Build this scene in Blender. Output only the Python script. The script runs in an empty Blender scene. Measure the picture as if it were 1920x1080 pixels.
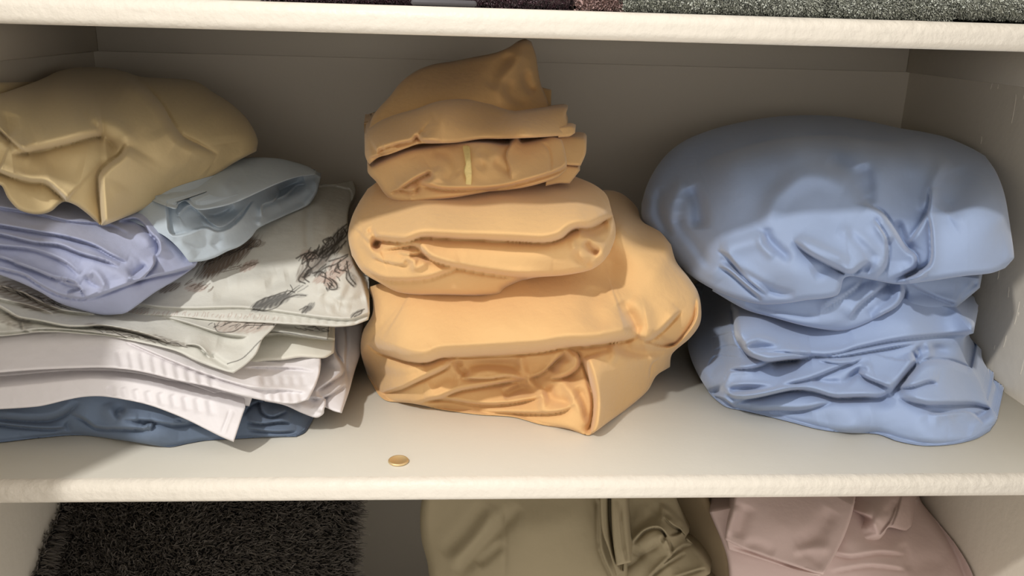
import bpy, math, random
import numpy as np
from mathutils import Vector, Matrix

# ------------------------------------------------------------------ camera, world, light, exposure
SC = bpy.context.scene
CAM = np.array([0.0, -0.61633, 0.35521])
YAW, PITCH, ROLL, FPX = 0.069275, 0.303147, 0.029305, 1629.27
_f = np.array([math.sin(YAW)*math.cos(PITCH), math.cos(YAW)*math.cos(PITCH), -math.sin(PITCH)])
_r = np.array([math.cos(YAW), -math.sin(YAW), 0.0]); _u = np.cross(_r, _f)
RT = _r*math.cos(ROLL) + _u*math.sin(ROLL)
UP = -_r*math.sin(ROLL) + _u*math.cos(ROLL)
FW = _f
cd = bpy.data.cameras.new('camera'); cam = bpy.data.objects.new('camera', cd); SC.collection.objects.link(cam)
cd.sensor_width = 36.0; cd.lens = 36.0*FPX/1920.0; cd.clip_start = 0.01
cam.matrix_world = Matrix(((RT[0], UP[0], -FW[0], CAM[0]), (RT[1], UP[1], -FW[1], CAM[1]),
                           (RT[2], UP[2], -FW[2], CAM[2]), (0, 0, 0, 1)))
SC.camera = cam

w = bpy.data.worlds.new('room_light'); SC.world = w; w.use_nodes = True
bg = w.node_tree.nodes['Background']; bg.inputs[0].default_value = (1.0, 0.94, 0.87, 1); bg.inputs[1].default_value = 1.02

ld = bpy.data.lights.new('ceiling_spot', 'POINT'); ld.energy = 740.0; ld.color = (1.0, 0.975, 0.94); ld.shadow_soft_size = 0.11
lo = bpy.data.objects.new('ceiling_lamp', ld); lo.location = (-2.30, -2.95, 4.0); SC.collection.objects.link(lo)

SC.view_settings.view_transform = 'Standard'; SC.view_settings.look = 'None'
SC.view_settings.gamma = 1.0; SC.view_settings.use_curve_mapping = False
SC.view_settings.exposure = 0.0

# ------------------------------------------------------------------ closet dimensions (metres)
XL, XR, DEPTH = -0.426, 0.566, 0.470          # side walls, back wall
H, T = 0.360, 0.019                           # shelf spacing, shelf thickness
LOWZ = -H

# ------------------------------------------------------------------ helpers
def lin(c):
    o = []
    for v in c:
        v = v/255.0
        o.append(v/12.92 if v <= 0.04045 else ((v+0.055)/1.055)**2.4)
    return tuple(o)

def mat(name, rgb, rough=0.85, sheen=0.0, bump=0.15, scale=120.0, dist=0.0006, tint=False, bump2=None, weave=0.0, vary=0.0):
    m = bpy.data.materials.new(name); m.use_nodes = True
    nt = m.node_tree; N = nt.nodes; L = nt.links
    b = N['Principled BSDF']; b.inputs['Roughness'].default_value = rough
    b.inputs['Specular IOR Level'].default_value = 0.25
    if sheen:
        b.inputs['Sheen Weight'].default_value = sheen; b.inputs['Sheen Roughness'].default_value = 0.5
    c = lin(rgb) + (1,)
    b.inputs['Base Color'].default_value = c
    tc = N.new('ShaderNodeTexCoord')
    src = None
    if vary:
        nz = N.new('ShaderNodeTexNoise'); nz.inputs['Scale'].default_value = 22; nz.inputs['Detail'].default_value = 4
        L.new(tc.outputs['Object'], nz.inputs['Vector'])
        mx = N.new('ShaderNodeMix'); mx.data_type = 'RGBA'
        mx.inputs[6].default_value = tuple(v*(1-vary) for v in c[:3])+(1,); mx.inputs[7].default_value = tuple(min(1, v*(1+vary)) for v in c[:3])+(1,)
        L.new(nz.outputs['Fac'], mx.inputs[0]); src = mx.outputs[2]
    if tint:
        at = N.new('ShaderNodeAttribute'); at.attribute_name = 'tint'
        mu = N.new('ShaderNodeMix'); mu.data_type = 'RGBA'; mu.blend_type = 'MULTIPLY'; mu.inputs[0].default_value = 1.0
        if src: L.new(src, mu.inputs[6])
        else: mu.inputs[6].default_value = c
        L.new(at.outputs['Color'], mu.inputs[7]); src = mu.outputs[2]
    if src: L.new(src, b.inputs['Base Color'])
    nz = N.new('ShaderNodeTexNoise'); nz.inputs['Scale'].default_value = scale; nz.inputs['Detail'].default_value = 5
    L.new(tc.outputs['Object'], nz.inputs['Vector'])
    bp = N.new('ShaderNodeBump'); bp.inputs['Strength'].default_value = bump; bp.inputs['Distance'].default_value = dist*4
    L.new(nz.outputs['Fac'], bp.inputs['Height'])
    last = bp
    if bump2:
        sc2, st2, ds2 = bump2
        n2 = N.new('ShaderNodeTexNoise'); n2.inputs['Scale'].default_value = sc2; n2.inputs['Detail'].default_value = 3
        L.new(tc.outputs['Object'], n2.inputs['Vector'])
        b2 = N.new('ShaderNodeBump'); b2.inputs['Strength'].default_value = st2; b2.inputs['Distance'].default_value = ds2
        L.new(n2.outputs['Fac'], b2.inputs['Height']); L.new(bp.outputs['Normal'], b2.inputs['Normal']); last = b2
    L.new(last.outputs['Normal'], b.inputs['Normal'])
    return m

def link(o): SC.collection.objects.link(o); return o

def tag(o, label=None, cat=None, group=None, kind=None):
    if label: o['label'] = label
    if cat: o['category'] = cat
    if group: o['group'] = group
    if kind: o['kind'] = kind
    return o

def thing(name, loc, label, cat, group=None):
    o = bpy.data.objects.new(name, None); o.location = loc; o.empty_display_size = 0.02
    link(o); return tag(o, label, cat, group)

def mesh_obj(name, V, F, m, parent=None, tint=None, smooth=True):
    V = np.asarray(V, dtype=np.float64)
    off = np.array(parent.location) if parent is not None else (V.min(0)+V.max(0))/2*np.array([1, 1, 0]) + np.array([0, 0, V[:, 2].min()])
    V = V - off
    me = bpy.data.meshes.new(name)
    F = np.asarray(F, dtype=np.int32)
    if F.ndim == 2:
        n, k = F.shape
        me.vertices.add(len(V)); me.vertices.foreach_set('co', V.astype(np.float32).ravel())
        me.loops.add(n*k); me.loops.foreach_set('vertex_index', F.ravel())
        me.polygons.add(n); me.polygons.foreach_set('loop_start', np.arange(0, n*k, k, dtype=np.int32))
        me.update(calc_edges=True); me.validate()
    me.polygons.foreach_set('use_smooth', np.full(len(me.polygons), smooth))
    me.materials.append(m)
    if tint is not None:
        a = me.color_attributes.new('tint', 'FLOAT_COLOR', 'POINT')
        a.data.foreach_set('color', np.concatenate([tint, np.ones((len(tint), 1))], 1).astype(np.float32).ravel())
    me.update()
    o = bpy.data.objects.new(name, me); link(o)
    if parent is not None: o.parent = parent
    else: o.location = off
    return o

def box(name, a, b, m, parent=None, bevel=0.0, seg=3):
    import bmesh
    bm = bmesh.new(); bmesh.ops.create_cube(bm, size=1.0)
    a = Vector(a); b = Vector(b); c = (a+b)/2; s = b-a
    for v in bm.verts: v.co = Vector((v.co.x*s.x, v.co.y*s.y, v.co.z*s.z))
    if bevel: bmesh.ops.bevel(bm, geom=list(bm.edges), offset=bevel, segments=seg, profile=0.5, affect='EDGES')
    me = bpy.data.meshes.new(name); bm.to_mesh(me); bm.free(); me.materials.append(m)
    for p in me.polygons: p.use_smooth = bool(bevel)
    o = bpy.data.objects.new(name, me); link(o)
    if parent is not None: o.parent = parent; o.location = c - Vector(parent.location)
    else: o.location = c
    return o

# --- view geometry: turn a traced point of the photograph plus its own distance into a point of the place
def rays(px, py):
    px = np.asarray(px, float); py = np.asarray(py, float)
    return FW*FPX + RT*(px[..., None]-960) - UP*(py[..., None]-540)
def k_y(px, py, y): return (y-CAM[1])/rays(px, py)[..., 1]
def k_z(px, py, z): return (z-CAM[2])/rays(px, py)[..., 2]

def spline(pts, n=None, step=3.0, closed=False):
    """Catmull-Rom through pts, resampled evenly"""
    P = np.array(pts, float)
    if len(P) == 2:
        Q = P
    else:
        E = np.vstack([2*P[0]-P[1], P, 2*P[-1]-P[-2]]); out = []
        t = np.linspace(0, 1, 12, endpoint=False)[:, None]
        for i in range(1, len(E)-2):
            p0, p1, p2, p3 = E[i-1], E[i], E[i+1], E[i+2]
            # limit tangents so tight corners do not overshoot
            d = np.linalg.norm(p2-p1)+1e-9
            m1 = (p2-p0)/2; m2 = (p3-p1)/2
            m1 = m1*min(1, d/(np.linalg.norm(m1)+1e-9)); m2 = m2*min(1, d/(np.linalg.norm(m2)+1e-9))
            out.append((2*t**3-3*t**2+1)*p1+(t**3-2*t**2+t)*m1+(-2*t**3+3*t**2)*p2+(t**3-t**2)*m2)
        Q = np.vstack(out+[P[-1:]])
    s = np.concatenate([[0], np.cumsum(np.linalg.norm(np.diff(Q, axis=0), axis=1))])
    if n is None: n = max(2, int(s[-1]/step)+1)
    u = np.linspace(0, s[-1], n)
    return np.stack([np.interp(u, s, Q[:, 0]), np.interp(u, s, Q[:, 1])], 1)

def seg_dist(G, Q):
    """nearest distance to polyline, sign (+ on the left when walking with y down), arclength fraction, end overshoot"""
    best = np.full(len(G), 1e9); sg = np.zeros(len(G)); fr = np.zeros(len(G))
    L = np.linalg.norm(np.diff(Q, axis=0), axis=1); tot = L.sum()+1e-9; acc = 0
    for i in range(len(Q)-1):
        a = Q[i]; ab = Q[i+1]-a; l2 = ab@ab+1e-12
        ap = G-a; t = np.clip((ap@ab)/l2, 0, 1)
        d = ap-t[:, None]*ab; dd = np.einsum('ij,ij->i', d, d)
        m = dd < best
        cr = -(ab[0]*ap[:, 1]-ab[1]*ap[:, 0])
        best[m] = dd[m]; sg[m] = np.sign(cr[m]); fr[m] = ((acc+t*L[i])/tot)[m]
        acc += L[i]
    return np.sqrt(best), sg, fr

_rs = np.random.RandomState(5)
def wrinkle(G, scale, ang, seed, stretch=2.5):
    rs = np.random.RandomState(seed); out = np.zeros(len(G)); ca, sa = math.cos(ang), math.sin(ang)
    U = (G[:, 0]*ca+G[:, 1]*sa)/stretch/scale; W = (-G[:, 0]*sa+G[:, 1]*ca)/scale
    amp = 1.0
    for o in range(4):
        a = np.zeros(len(G))
        for k in range(4):
            th = rs.uniform(0, 6.28); fx, fy = math.cos(th), math.sin(th)
            wx = 0.9*np.sin(U*1.7*2**o*0.7+rs.uniform(0, 6)+W*0.9)
            a += np.sin((U*fx+W*fy)*2.6*2**o*rs.uniform(.7, 1.3)+wx*1.6+rs.uniform(0, 6))
        out += a*amp/4; amp *= 0.45
    return out

CROPS = {0: (1.0, 0, 0), 1: (2.7, 0, 90), 2: (2.7, 0, 460), 3: (3.375, 620, 60), 4: (2.16, 620, 340),
         5: (2.5716, 1180, 180), 6: (2.909, 1260, 540), 7: (3.6, 400, 340), 8: (2.8235, 1240, 920), 9: (2.0, 960, 820), 10: (2.0, 960, 0)}
def C(c, pts):
    s, ox, oy = CROPS[c]
    return [(p[0]/s+ox, p[1]/s+oy)+tuple(p[2:]) for p in pts]

def rbf(ctrl, G):
    """thin-plate interpolation of (x,y,k)"""
    P = np.array([c[:2] for c in ctrl])/300.0; K = np.array([c[2] for c in ctrl]); n = len(P)
    def phi(r2): return 0.5*r2*np.log(r2+1e-9)
    A = phi(((P[:, None]-P[None])**2).sum(-1))+np.eye(n)*1e-4
    M = np.zeros((n+3, n+3)); M[:n, :n] = A; M[:n, n] = 1; M[:n, n+1:] = P; M[n, :n] = 1; M[n+1:, :n] = P.T
    w_ = np.linalg.solve(M+np.eye(n+3)*1e-9, np.concatenate([K, np.zeros(3)]))
    g = G/300.0; out = w_[n]+g@w_[n+1:]
    for i in range(n): out = out+w_[i]*phi(((g-P[i])**2).sum(-1))
    return out

def taper(fr, ln, t0, t1):
    a = np.ones_like(fr)
    if t0 > 0: a *= np.clip(fr/t0, 0, 1)**0.7
    if t1 > 0: a *= np.clip((1-fr)/t1, 0, 1)**0.7
    return a

GAIN = {'l': 1.6, 'v': 1.5, 'c': 1.5, 'r': 1.25, 'b': 1.15}
def relief(G, strokes, R=1.0):
    """creases and lips of the cloth: metres towards the viewer side of the surface"""
    h = np.zeros(len(G))
    for s in strokes:
        kind, pts, A, wd = s[0], s[1], s[2]/1000.0*GAIN[s[0]], s[3]
        o = s[4] if len(s) > 4 else {}
        if kind == 'b':          # rounded swelling or hollow: centre, A, rx, ry/angle in o
            cx, cy = pts; ry = o.get('ry', wd); an = math.radians(o.get('a', 0))
            dx = G[:, 0]-cx; dy = G[:, 1]-cy
            u_ = dx*math.cos(an)+dy*math.sin(an); v_ = -dx*math.sin(an)+dy*math.cos(an)
            h += A*np.exp(-(u_/wd)**2-(v_/ry)**2); continue
        Q = spline(pts, step=6.0)
        reach = wd*4+8
        m = (G[:, 0] > Q[:, 0].min()-reach) & (G[:, 0] < Q[:, 0].max()+reach) & (G[:, 1] > Q[:, 1].min()-reach) & (G[:, 1] < Q[:, 1].max()+reach)
        if not m.any(): continue
        if kind == 'l' and A < 0: A = -A; Q = Q[::-1]; o = dict(o, t0=o.get('t1', .18), t1=o.get('t0', .18))
        d, sg, fr = seg_dist(G[m], Q)
        # fade past the ends
        tp = taper(fr, 0, o.get('t0', .18), o.get('t1', .18))
        # spread the zero end-value a little so ends close softly
        if kind == 'v': f = -np.exp(-(d/wd)**2)
        elif kind == 'r': f = np.exp(-(d/wd)**2)
        elif kind == 'c': f = -np.exp(-d/wd)                       # sharp crease
        elif kind == 'l':                                          # overlapping lip: raised side rounds over, lower side recessed
            rr = o.get('r', max(2.5, wd*.28)); w2 = o.get('w2', wd*.55); b_ = o.get('b', .55)
            rnd = np.sqrt(np.clip(1-(1-np.minimum(d/rr, 1))**2, 0, 1))
            sl = o.get('sl', .45)*max(1.0, .006/(abs(A)+1e-6)*.7); sl = min(sl, 1.6)
            up = np.exp(-np.maximum(d-rr, 0)/wd)*rnd-(b_+sl)*(1-rnd)
            dn = -b_*np.exp(-(d/w2))-sl*np.exp(-(d/o.get('sw', 3.2))**2)
            f = np.where(sg >= 0, up, dn)
        h[m] += A*f*tp
    return h

def cloth(name, m, top, bottom, ctrl, right=None, left=None, rim=((14, 6), (14, 6), (14, 6), (14, 6)), strokes=(), nz=(0.6, 45, 0.1), back=('round', 0.12),
          parent=None, step=2.6, paint=None, zmin=0.0006, floorz=None, seed=1, wob=0.0, ymax=DEPTH-0.006, kmin=None, bz=None, tz=None):
    """one closed body of cloth: a front skin between four traced edges, each at its own distance, closed by a real back"""
    floorz = zmin if floorz is None else floorz
    top = list(top); bottom = list(bottom)
    left = left or [top[0], bottom[0]]; right = right or [top[-1], bottom[-1]]
    lt = spline(top, step=1.0); nb = len(lt)
    nu = int(max(len(spline(top, step=step)), len(spline(bottom, step=step))))+1
    nv = int(max(len(spline(left, step=step)), len(spline(right, step=step))))+1
    nu = max(nu, 6); nv = max(nv, 6)
    Tp = spline(top, n=nu); Bt = spline(bottom, n=nu); Lf = spline(left, n=nv); Rg = spline(right, n=nv)
    c00, c10, c01, c11 = (Tp[0]+Lf[0])/2, (Tp[-1]+Rg[0])/2, (Bt[0]+Lf[-1])/2, (Bt[-1]+Rg[-1])/2
    def fix(S, a, b):
        t = np.linspace(0, 1, len(S))[:, None]
        return S+(1-t)*(a-S[0])+t*(b-S[-1])
    Tp = fix(Tp, c00, c10); Bt = fix(Bt, c01, c11); Lf = fix(Lf, c00, c01); Rg = fix(Rg, c10, c11)
    u = np.linspace(0, 1, nu)[None, :, None]; v = np.linspace(0, 1, nv)[:, None, None]
    G = (1-v)*Tp[None]+v*Bt[None]+(1-u)*Lf[:, None]+u*Rg[:, None] \
        - ((1-u)*(1-v)*c00+u*(1-v)*c10+(1-u)*v*c01+u*v*c11)
    # relax folded-over cells
    for _ in range(60):
        I = (G[:-2, 1:-1]+G[2:, 1:-1]+G[1:-1, :-2]+G[1:-1, 2:])/4
        G[1:-1, 1:-1] = G[1:-1, 1:-1]*.5+I*.5
    g = G.reshape(-1, 2)
    cs = []
    for c in ctrl:
        x, y, q = c
        kk = k_z(np.array(x), np.array(y), q[1]) if isinstance(q, tuple) else k_y(np.array(x), np.array(y), q)
        cs.append((x, y, float(kk)))
    K = rbf(cs, g)
    rl = np.linalg.norm(rays(g[:, 0], g[:, 1]), axis=1)
    for side, (wp, dp) in zip((Tp, Rg, Bt, Lf), rim):
        if wp <= 0: continue
        Q = side[::3] if len(side) > 9 else side
        Q = np.vstack([Q, side[-1:]])
        d, _, _ = seg_dist(g, Q)
        x = np.clip(1-d/wp, 0, 1)
        K += dp/1000.0*(1-np.sqrt(np.clip(1-x**2, 0, 1)))/rl
    hgt = relief(g, strokes)
    if nz: hgt = hgt+wrinkle(g, nz[1], nz[2], seed)*nz[0]/1000.0+wrinkle(g, nz[1]*.35, nz[2]+.5, seed+9)*nz[0]*.25/1000.0
    hg = hgt.reshape(nv, nu); pd = np.pad(hg, 1, mode='edge')
    hg = hg*.5+(pd[:-2, 1:-1]+pd[2:, 1:-1]+pd[1:-1, :-2]+pd[1:-1, 2:])*.125; 
    pd = np.pad(hg, 1, mode='edge'); hg = hg*.6+(pd[:-2, 1:-1]+pd[2:, 1:-1]+pd[1:-1, :-2]+pd[1:-1, 2:])*.1; hgt = hg.ravel()
    K = K-hgt/rl
    r = rays(g[:, 0], g[:, 1])
    # keep clear of shelf and walls
    kf = np.where(r[:, 2] < 0, (floorz+.0003-CAM[2])/np.minimum(r[:, 2], -1e-6), 1e9)
    K = np.minimum(K, kf)
    K = np.where(r[:, 0] < 0, np.minimum(K, (XL+.003-CAM[0])/np.minimum(r[:, 0], -1e-6)), K)
    K = np.where(r[:, 0] > 0, np.minimum(K, (XR-.003-CAM[0])/np.maximum(r[:, 0], 1e-6)), K)
    K = np.minimum(K, (ymax-CAM[1])/r[:, 1])
    P = CAM+K[:, None]*r
    idx = np.arange(nu*nv).reshape(nv, nu)
    F = np.stack([idx[:-1, :-1], idx[1:, :-1], idx[1:, 1:], idx[:-1, 1:]], -1).reshape(-1, 4)
    # rim loop, clockwise: top L->R, right T->B, bottom R->L, left B->T
    loop = np.concatenate([idx[0, :-1], idx[:-1, -1], idx[-1, :0:-1], idx[:0:-1, 0]])
    rp = P[loop]; rk = K[loop]; rg = g[loop]; nL = len(loop)
    mode, D = back
    ringsV = []; nr = 7
    cen = rg.mean(0); pc = rp.mean(0)
    for i in range(1, nr+1):
        t = i/nr
        if mode == 'round':
            s_ = math.cos(t*math.pi/2*.93)
            q = cen+(rg-cen)*s_; rr = rays(q[:, 0], q[:, 1])
            kt = (CAM[1]*0+(rp[:, 1]+D*math.sin(t*math.pi/2)*1.0)-CAM[1])/rr[:, 1]
            kt = kt*(s_)+(1-s_)*((pc[1]+D*math.sin(t*math.pi/2)-CAM[1])/rr[:, 1])
            X = CAM+kt[:, None]*rr
        else:
            rr = rays(rg[:, 0], rg[:, 1])
            X = rp.copy(); X[:, 1] += D*t; X[:, 0] += rr[:, 0]/rr[:, 1]*D*t
            X[:, 2] = X[:, 2]-(X[:, 2]-pc[2])*0.25*t-D*t*0.02
            if t == 1: X[:, 2] = X[:, 2]*.5+pc[2]*.5
        if bz is not None: X[:, 2] = np.maximum(X[:, 2], np.minimum(bz, rp[:, 2]))
        if tz is not None: X[:, 2] = np.where(X[:, 2] > tz, X[:, 2]+(np.minimum(X[:, 2], tz)-X[:, 2])*min(1, t*1.6), X[:, 2])
        X[:, 2] = np.maximum(X[:, 2], floorz); X[:, 1] = np.minimum(X[:, 1], ymax)
        X[:, 0] = np.clip(X[:, 0], XL+.002, XR-.002)
        ringsV.append(X)
    base = len(P); V = [P]+ringsV; V.append(ringsV[-1].mean(0)[None])
    V = np.vstack(V); Fs = [F]
    prev = loop
    for i in range(nr):
        cur = base+i*nL+np.arange(nL)
        Fs.append(np.stack([prev, np.roll(prev, -1), np.roll(cur, -1), cur], 1)); prev = cur
    last = len(V)-1
    q = np.stack([prev, np.roll(prev, -1), np.full(nL, last), np.full(nL, last)], 1)
    tri = q[:, :3]
    Fs = np.vstack(Fs)
    # fan closed with quads that share the hub: pair neighbouring rim edges
    if nL % 2: prev2 = prev[:-1]
    else: prev2 = prev
    fan = np.stack([prev2[0::2], prev2[1::2], np.roll(prev, -2)[0:len(prev2):2], np.full(len(prev2)//2, last)], 1)
    Fs = np.vstack([Fs, fan])
    tint = None
    if paint is not None:
        tint = np.ones((len(V), 3)); tint[:len(g)] = paint(g)
    o = mesh_obj(name, V, Fs, m, parent, tint)
    return o

# ------------------------------------------------------------------ materials
M_WALL = mat('painted_wall', (208, 200, 186), rough=.55, bump=.25, scale=90, dist=.0004, bump2=(900, .12, .0004))
M_SHELF = mat('painted_shelf', (222, 218, 206), rough=.42, bump=.18, scale=30, dist=.0005, bump2=(300, .10, .0006))
M_EDGE = mat('painted_shelf_edge', (222, 215, 202), rough=.4, bump=.32, scale=95, dist=.0012, bump2=(330, .22, .0010))
M_TAN = mat('tan_cotton', (198, 178, 136), sheen=.2, bump=.15, scale=160)
M_PALE = mat('pale_blue_cotton', (178, 190, 200), sheen=.1, bump=.2, scale=120)
M_LAV = mat('lavender_blue_cotton', (162, 168, 194), sheen=.1, bump=.3, scale=90)
M_PRINT = mat('printed_cotton', (204, 203, 195), bump=.35, scale=70, dist=.0008, tint=True)
M_WHITE = mat('white_cotton', (218, 214, 215), bump=.3, scale=80)
M_CREAM = mat('cream_cotton', (212, 209, 197), bump=.3, scale=80)
M_SLATE = mat('slate_blue_cotton', (100, 114, 134), sheen=.1, bump=.2, scale=100)
M_OR = mat('apricot_jersey', (216, 176, 122), rough=.9, sheen=.25, bump=.22, scale=140, dist=.0007, vary=.03)
M_BIND = mat('cream_binding', (226, 204, 140), bump=.5, scale=300)
M_BLUE = mat('sky_blue_microfibre', (141, 158, 189), rough=.7, sheen=.3, bump=.15, scale=100)
M_KHAKI = mat('khaki_cotton', (146, 134, 108), bump=.2, scale=100)
M_BEIGE = mat('beige_cotton', (162, 144, 116), bump=.2, scale=100)
M_PINK = mat('dusty_pink_cotton', (196, 174, 168), bump=.2, scale=90)
M_RUG = mat('charcoal_pile', (98, 92, 85), rough=.95)
M_RUGB = mat('charcoal_backing', (30, 28, 26), rough=1)
M_SAGE = mat('sage_terry', (226, 230, 218), rough=1, sheen=.4, bump=.9, scale=420, dist=.0012)
M_RIB = mat('grey_ribbed_terry', (190, 190, 176), rough=1, bump=.5, scale=400, dist=.001)
M_PURP = mat('plum_terry', (96, 64, 76), rough=1, sheen=.4, bump=.9, scale=420, dist=.0012)
M_LILAC = mat('pale_pink_terry', (200, 170, 165), rough=1, bump=.9, scale=420, dist=.0012)
M_TAG = mat('grey_satin', (84, 82, 85), rough=.5)
M_GOLD = mat('aged_brass', (228, 204, 156), rough=.5)
M_GOLD.node_tree.nodes['Principled BSDF'].inputs['Metallic'].default_value = .75

# ------------------------------------------------------------------ the closet
def struct(o): o['kind'] = 'structure'; return o
FZ = -0.45
struct(box('wall_back', (XL-.02, DEPTH, FZ-.3), (XR+.02, DEPTH+.02, 1.0), M_WALL))
struct(box('wall_left', (XL-.02, -.004, FZ-.3), (XL, DEPTH+.0, 1.0), M_WALL))
struct(box('wall_right', (XR, -.004, FZ-.3), (XR+.02, DEPTH+.0, 1.0), M_WALL))
struct(box('wall_front', (XR+.02, -.004, FZ-.3), (XR+.9, .016, 1.0), M_WALL))
struct(box('wall_front', (XL-.9, -.004, FZ-.3), (XL-.02, .016, 1.0), M_WALL))
def shelf(z):
    import bmesh
    n = 14; prof = []
    rr = .0085
    for i in range(n+1):
        a = math.pi/2*i/n; prof.append((rr-rr*math.sin(math.pi/2-a)-.0, z-rr+rr*math.sin(math.pi/2-a+0)))
    # rounded nose: top arc then bottom arc
    pts = []
    for i in range(n+1):
        a = math.pi/2*(1-i/n); pts.append((rr-rr*math.cos(a), z-rr+rr*math.sin(a)))
    for i in range(n+1):
        a = -math.pi/2*(i/n)*1.0; r2 = .006; pts.append((r2-r2*math.cos(a), z-T+r2+r2*math.sin(a)))
    pts = [(DEPTH, z)]+[(.03, z)]+pts+[(.03, z-T)]+[(DEPTH, z-T)]
    nx = 2; V = []; F = []
    for x in (XL, XR):
        for (y, zz) in pts: V.append((x, y, zz))
    k = len(pts)
    for i in range(k-1): F.append((i, i+1, k+i+1, k+i))
    F.append((k-1, 0, k, 2*k-1))
    me = bpy.data.meshes.new('floor'); me.from_pydata(V, [], F+[tuple(range(k))[::-1], tuple(range(k, 2*k))])
    me.materials.append(M_SHELF); me.materials.append(M_EDGE)
    for i, p in enumerate(me.polygons):
        p.use_smooth = i < k-1
        if 2 <= i < k-3: p.material_index = 1
    return me
def add_shelf(nm, z): o = bpy.data.objects.new(nm, shelf(z)); link(o); return struct(o)
add_shelf('floor', 0.0)
add_shelf('ceiling', H)
add_shelf('floor', FZ)
def drips():
    rs = np.random.RandomState(2); V = []; F = []
    for k in range(34):
        y = rs.uniform(.02, .33); z = rs.uniform(.02, .30); L_n = rs.uniform(.004, .03); w_ = rs.uniform(.0006, .0012); lean = rs.uniform(-.25, .25)
        n = 6; b0 = len(V)
        for i in range(n+1):
            t = i/n; wi = w_*math.sin(math.pi*(t*.9+.05)); zz = z+L_n*t; yy = y+lean*L_n*t+rs.normal(0, .0002)
            V += [(XR+.0001, yy-wi, zz), (XR-.0006, yy, zz), (XR+.0001, yy+wi, zz)]
        for i in range(n):
            q = b0+i*3; F += [(q, q+1, q+4, q+3), (q+1, q+2, q+5, q+4)]
    return np.array(V), np.array(F)
_v, _f4 = drips(); o_ = mesh_obj('paint_drips', _v, _f4, M_WALL); _wr = bpy.data.objects['wall_right']; o_.parent = _wr; o_.location = o_.location-_wr.location; o_['kind'] = 'stuff'
# panel added out of view on the left to shadow that shelf end
struct(box('shade_panel_1', (XL-.034, -.205, FZ-.3), (XL-.016, -.008, .395), M_WALL, bevel=.002, seg=2))
def battens(z):
    b = .0385; t = .008
    struct(box('trim_1', (XL+t, DEPTH-t, z-b), (XR-t, DEPTH, z), M_WALL, bevel=.001, seg=1))
    struct(box('trim_2', (XL, .012, z-b), (XL+t, DEPTH, z), M_WALL, bevel=.001, seg=1))
    struct(box('trim_3', (XR-t, .012, z-b), (XR, DEPTH, z), M_WALL, bevel=.001, seg=1))
battens(H-T); battens(-T)

def L_(c, pts, A, wd, **o): return ('l', [q[:2] for q in C(c, pts)], A, wd, o)
def V_(c, pts, A, wd, **o): return ('v', [q[:2] for q in C(c, pts)], A, wd, o)
def R_(c, pts, A, wd, **o): return ('r', [q[:2] for q in C(c, pts)], A, wd, o)
def S_(c, pts, A, wd, **o): return ('c', [q[:2] for q in C(c, pts)], A, wd, o)
def B_(c, p, A, wd, **o): return ('b', C(c, [p])[0], A, wd, o)

# ================================================================== LEFT PILE
# slate blue sheet at the bottom
tag(cloth('folded_sheet', M_SLATE,
    C(2, [(-120, 780), (100, 760), (400, 700), (700, 690), (1000, 720), (1300, 760), (1500, 800), (1590, 868)]),
    C(2, [(-120, 1005), (0, 998), (200, 975), (400, 962), (600, 985), (720, 1003), (850, 1021), (950, 1003), (1040, 988), (1150, 982), (1300, 974), (1400, 970), (1500, 968)]),
    C(2, [(-100, 800, .085), (0, 997, ('z', .001)), (400, 962, ('z', .001)), (850, 1021, ('z', .001)), (1250, 977, ('z', .001)), (1500, 968, ('z', .001)),
          (1590, 870, .115), (400, 830, .07), (800, 900, .055), (1300, 850, .085), (800, 700, .09), (1300, 770, .11)]),
    right=C(2, [(1590, 868), (1575, 900), (1545, 945), (1500, 968)]),
    rim=((10, 4), (10, 6), (9, 7), (0, 0)), nz=(.9, 40, .1), back=('flat', .18), tz=.03, seed=3, step=1.7,
    strokes=[L_(2, [(-60, 885), (0, 880), (150, 890), (260, 885), (340, 850), (400, 790)], 6, 22, r=14),
             L_(2, [(-60, 900), (100, 920), (250, 930), (340, 925)], 5, 10, t0=0),
             S_(2, [(330, 900), (350, 920), (340, 940)], 3, 6),
             L_(2, [(350, 850), (420, 880), (490, 925), (600, 930), (760, 935)], 6, 18),
             L_(2, [(760, 935), (780, 900), (760, 895), (720, 920)], 4, 8),
             R_(2, [(540, 800), (560, 850), (620, 885), (700, 880)], 5, 12), S_(2, [(640, 830), (600, 835), (590, 860), (615, 875)], 5, 4),
             L_(2, [(620, 885), (750, 890), (880, 910), (980, 900)], 5, 14),
             L_(2, [(880, 880), (1000, 900), (1080, 905)], 4, 10),
             L_(2, [(1250, 890), (1320, 905), (1420, 895), (1470, 900)], 5, 10), L_(2, [(1310, 780), (1330, 850), (1380, 870), (1450, 840)], 6, 12),
             L_(2, [(1230, 860), (1270, 810), (1340, 790)], 5, 8), L_(2, [(1250, 930), (1380, 945), (1500, 940)], 3, 12),
             R_(2, [(1380, 860), (1480, 850), (1560, 880)], 4, 14), R_(2, [(100, 950), (400, 930), (700, 965), (900, 970)], 3, 14)]),
    'slate blue crumpled sheet lying on the shelf under the white sheets', 'sheet')

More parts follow.
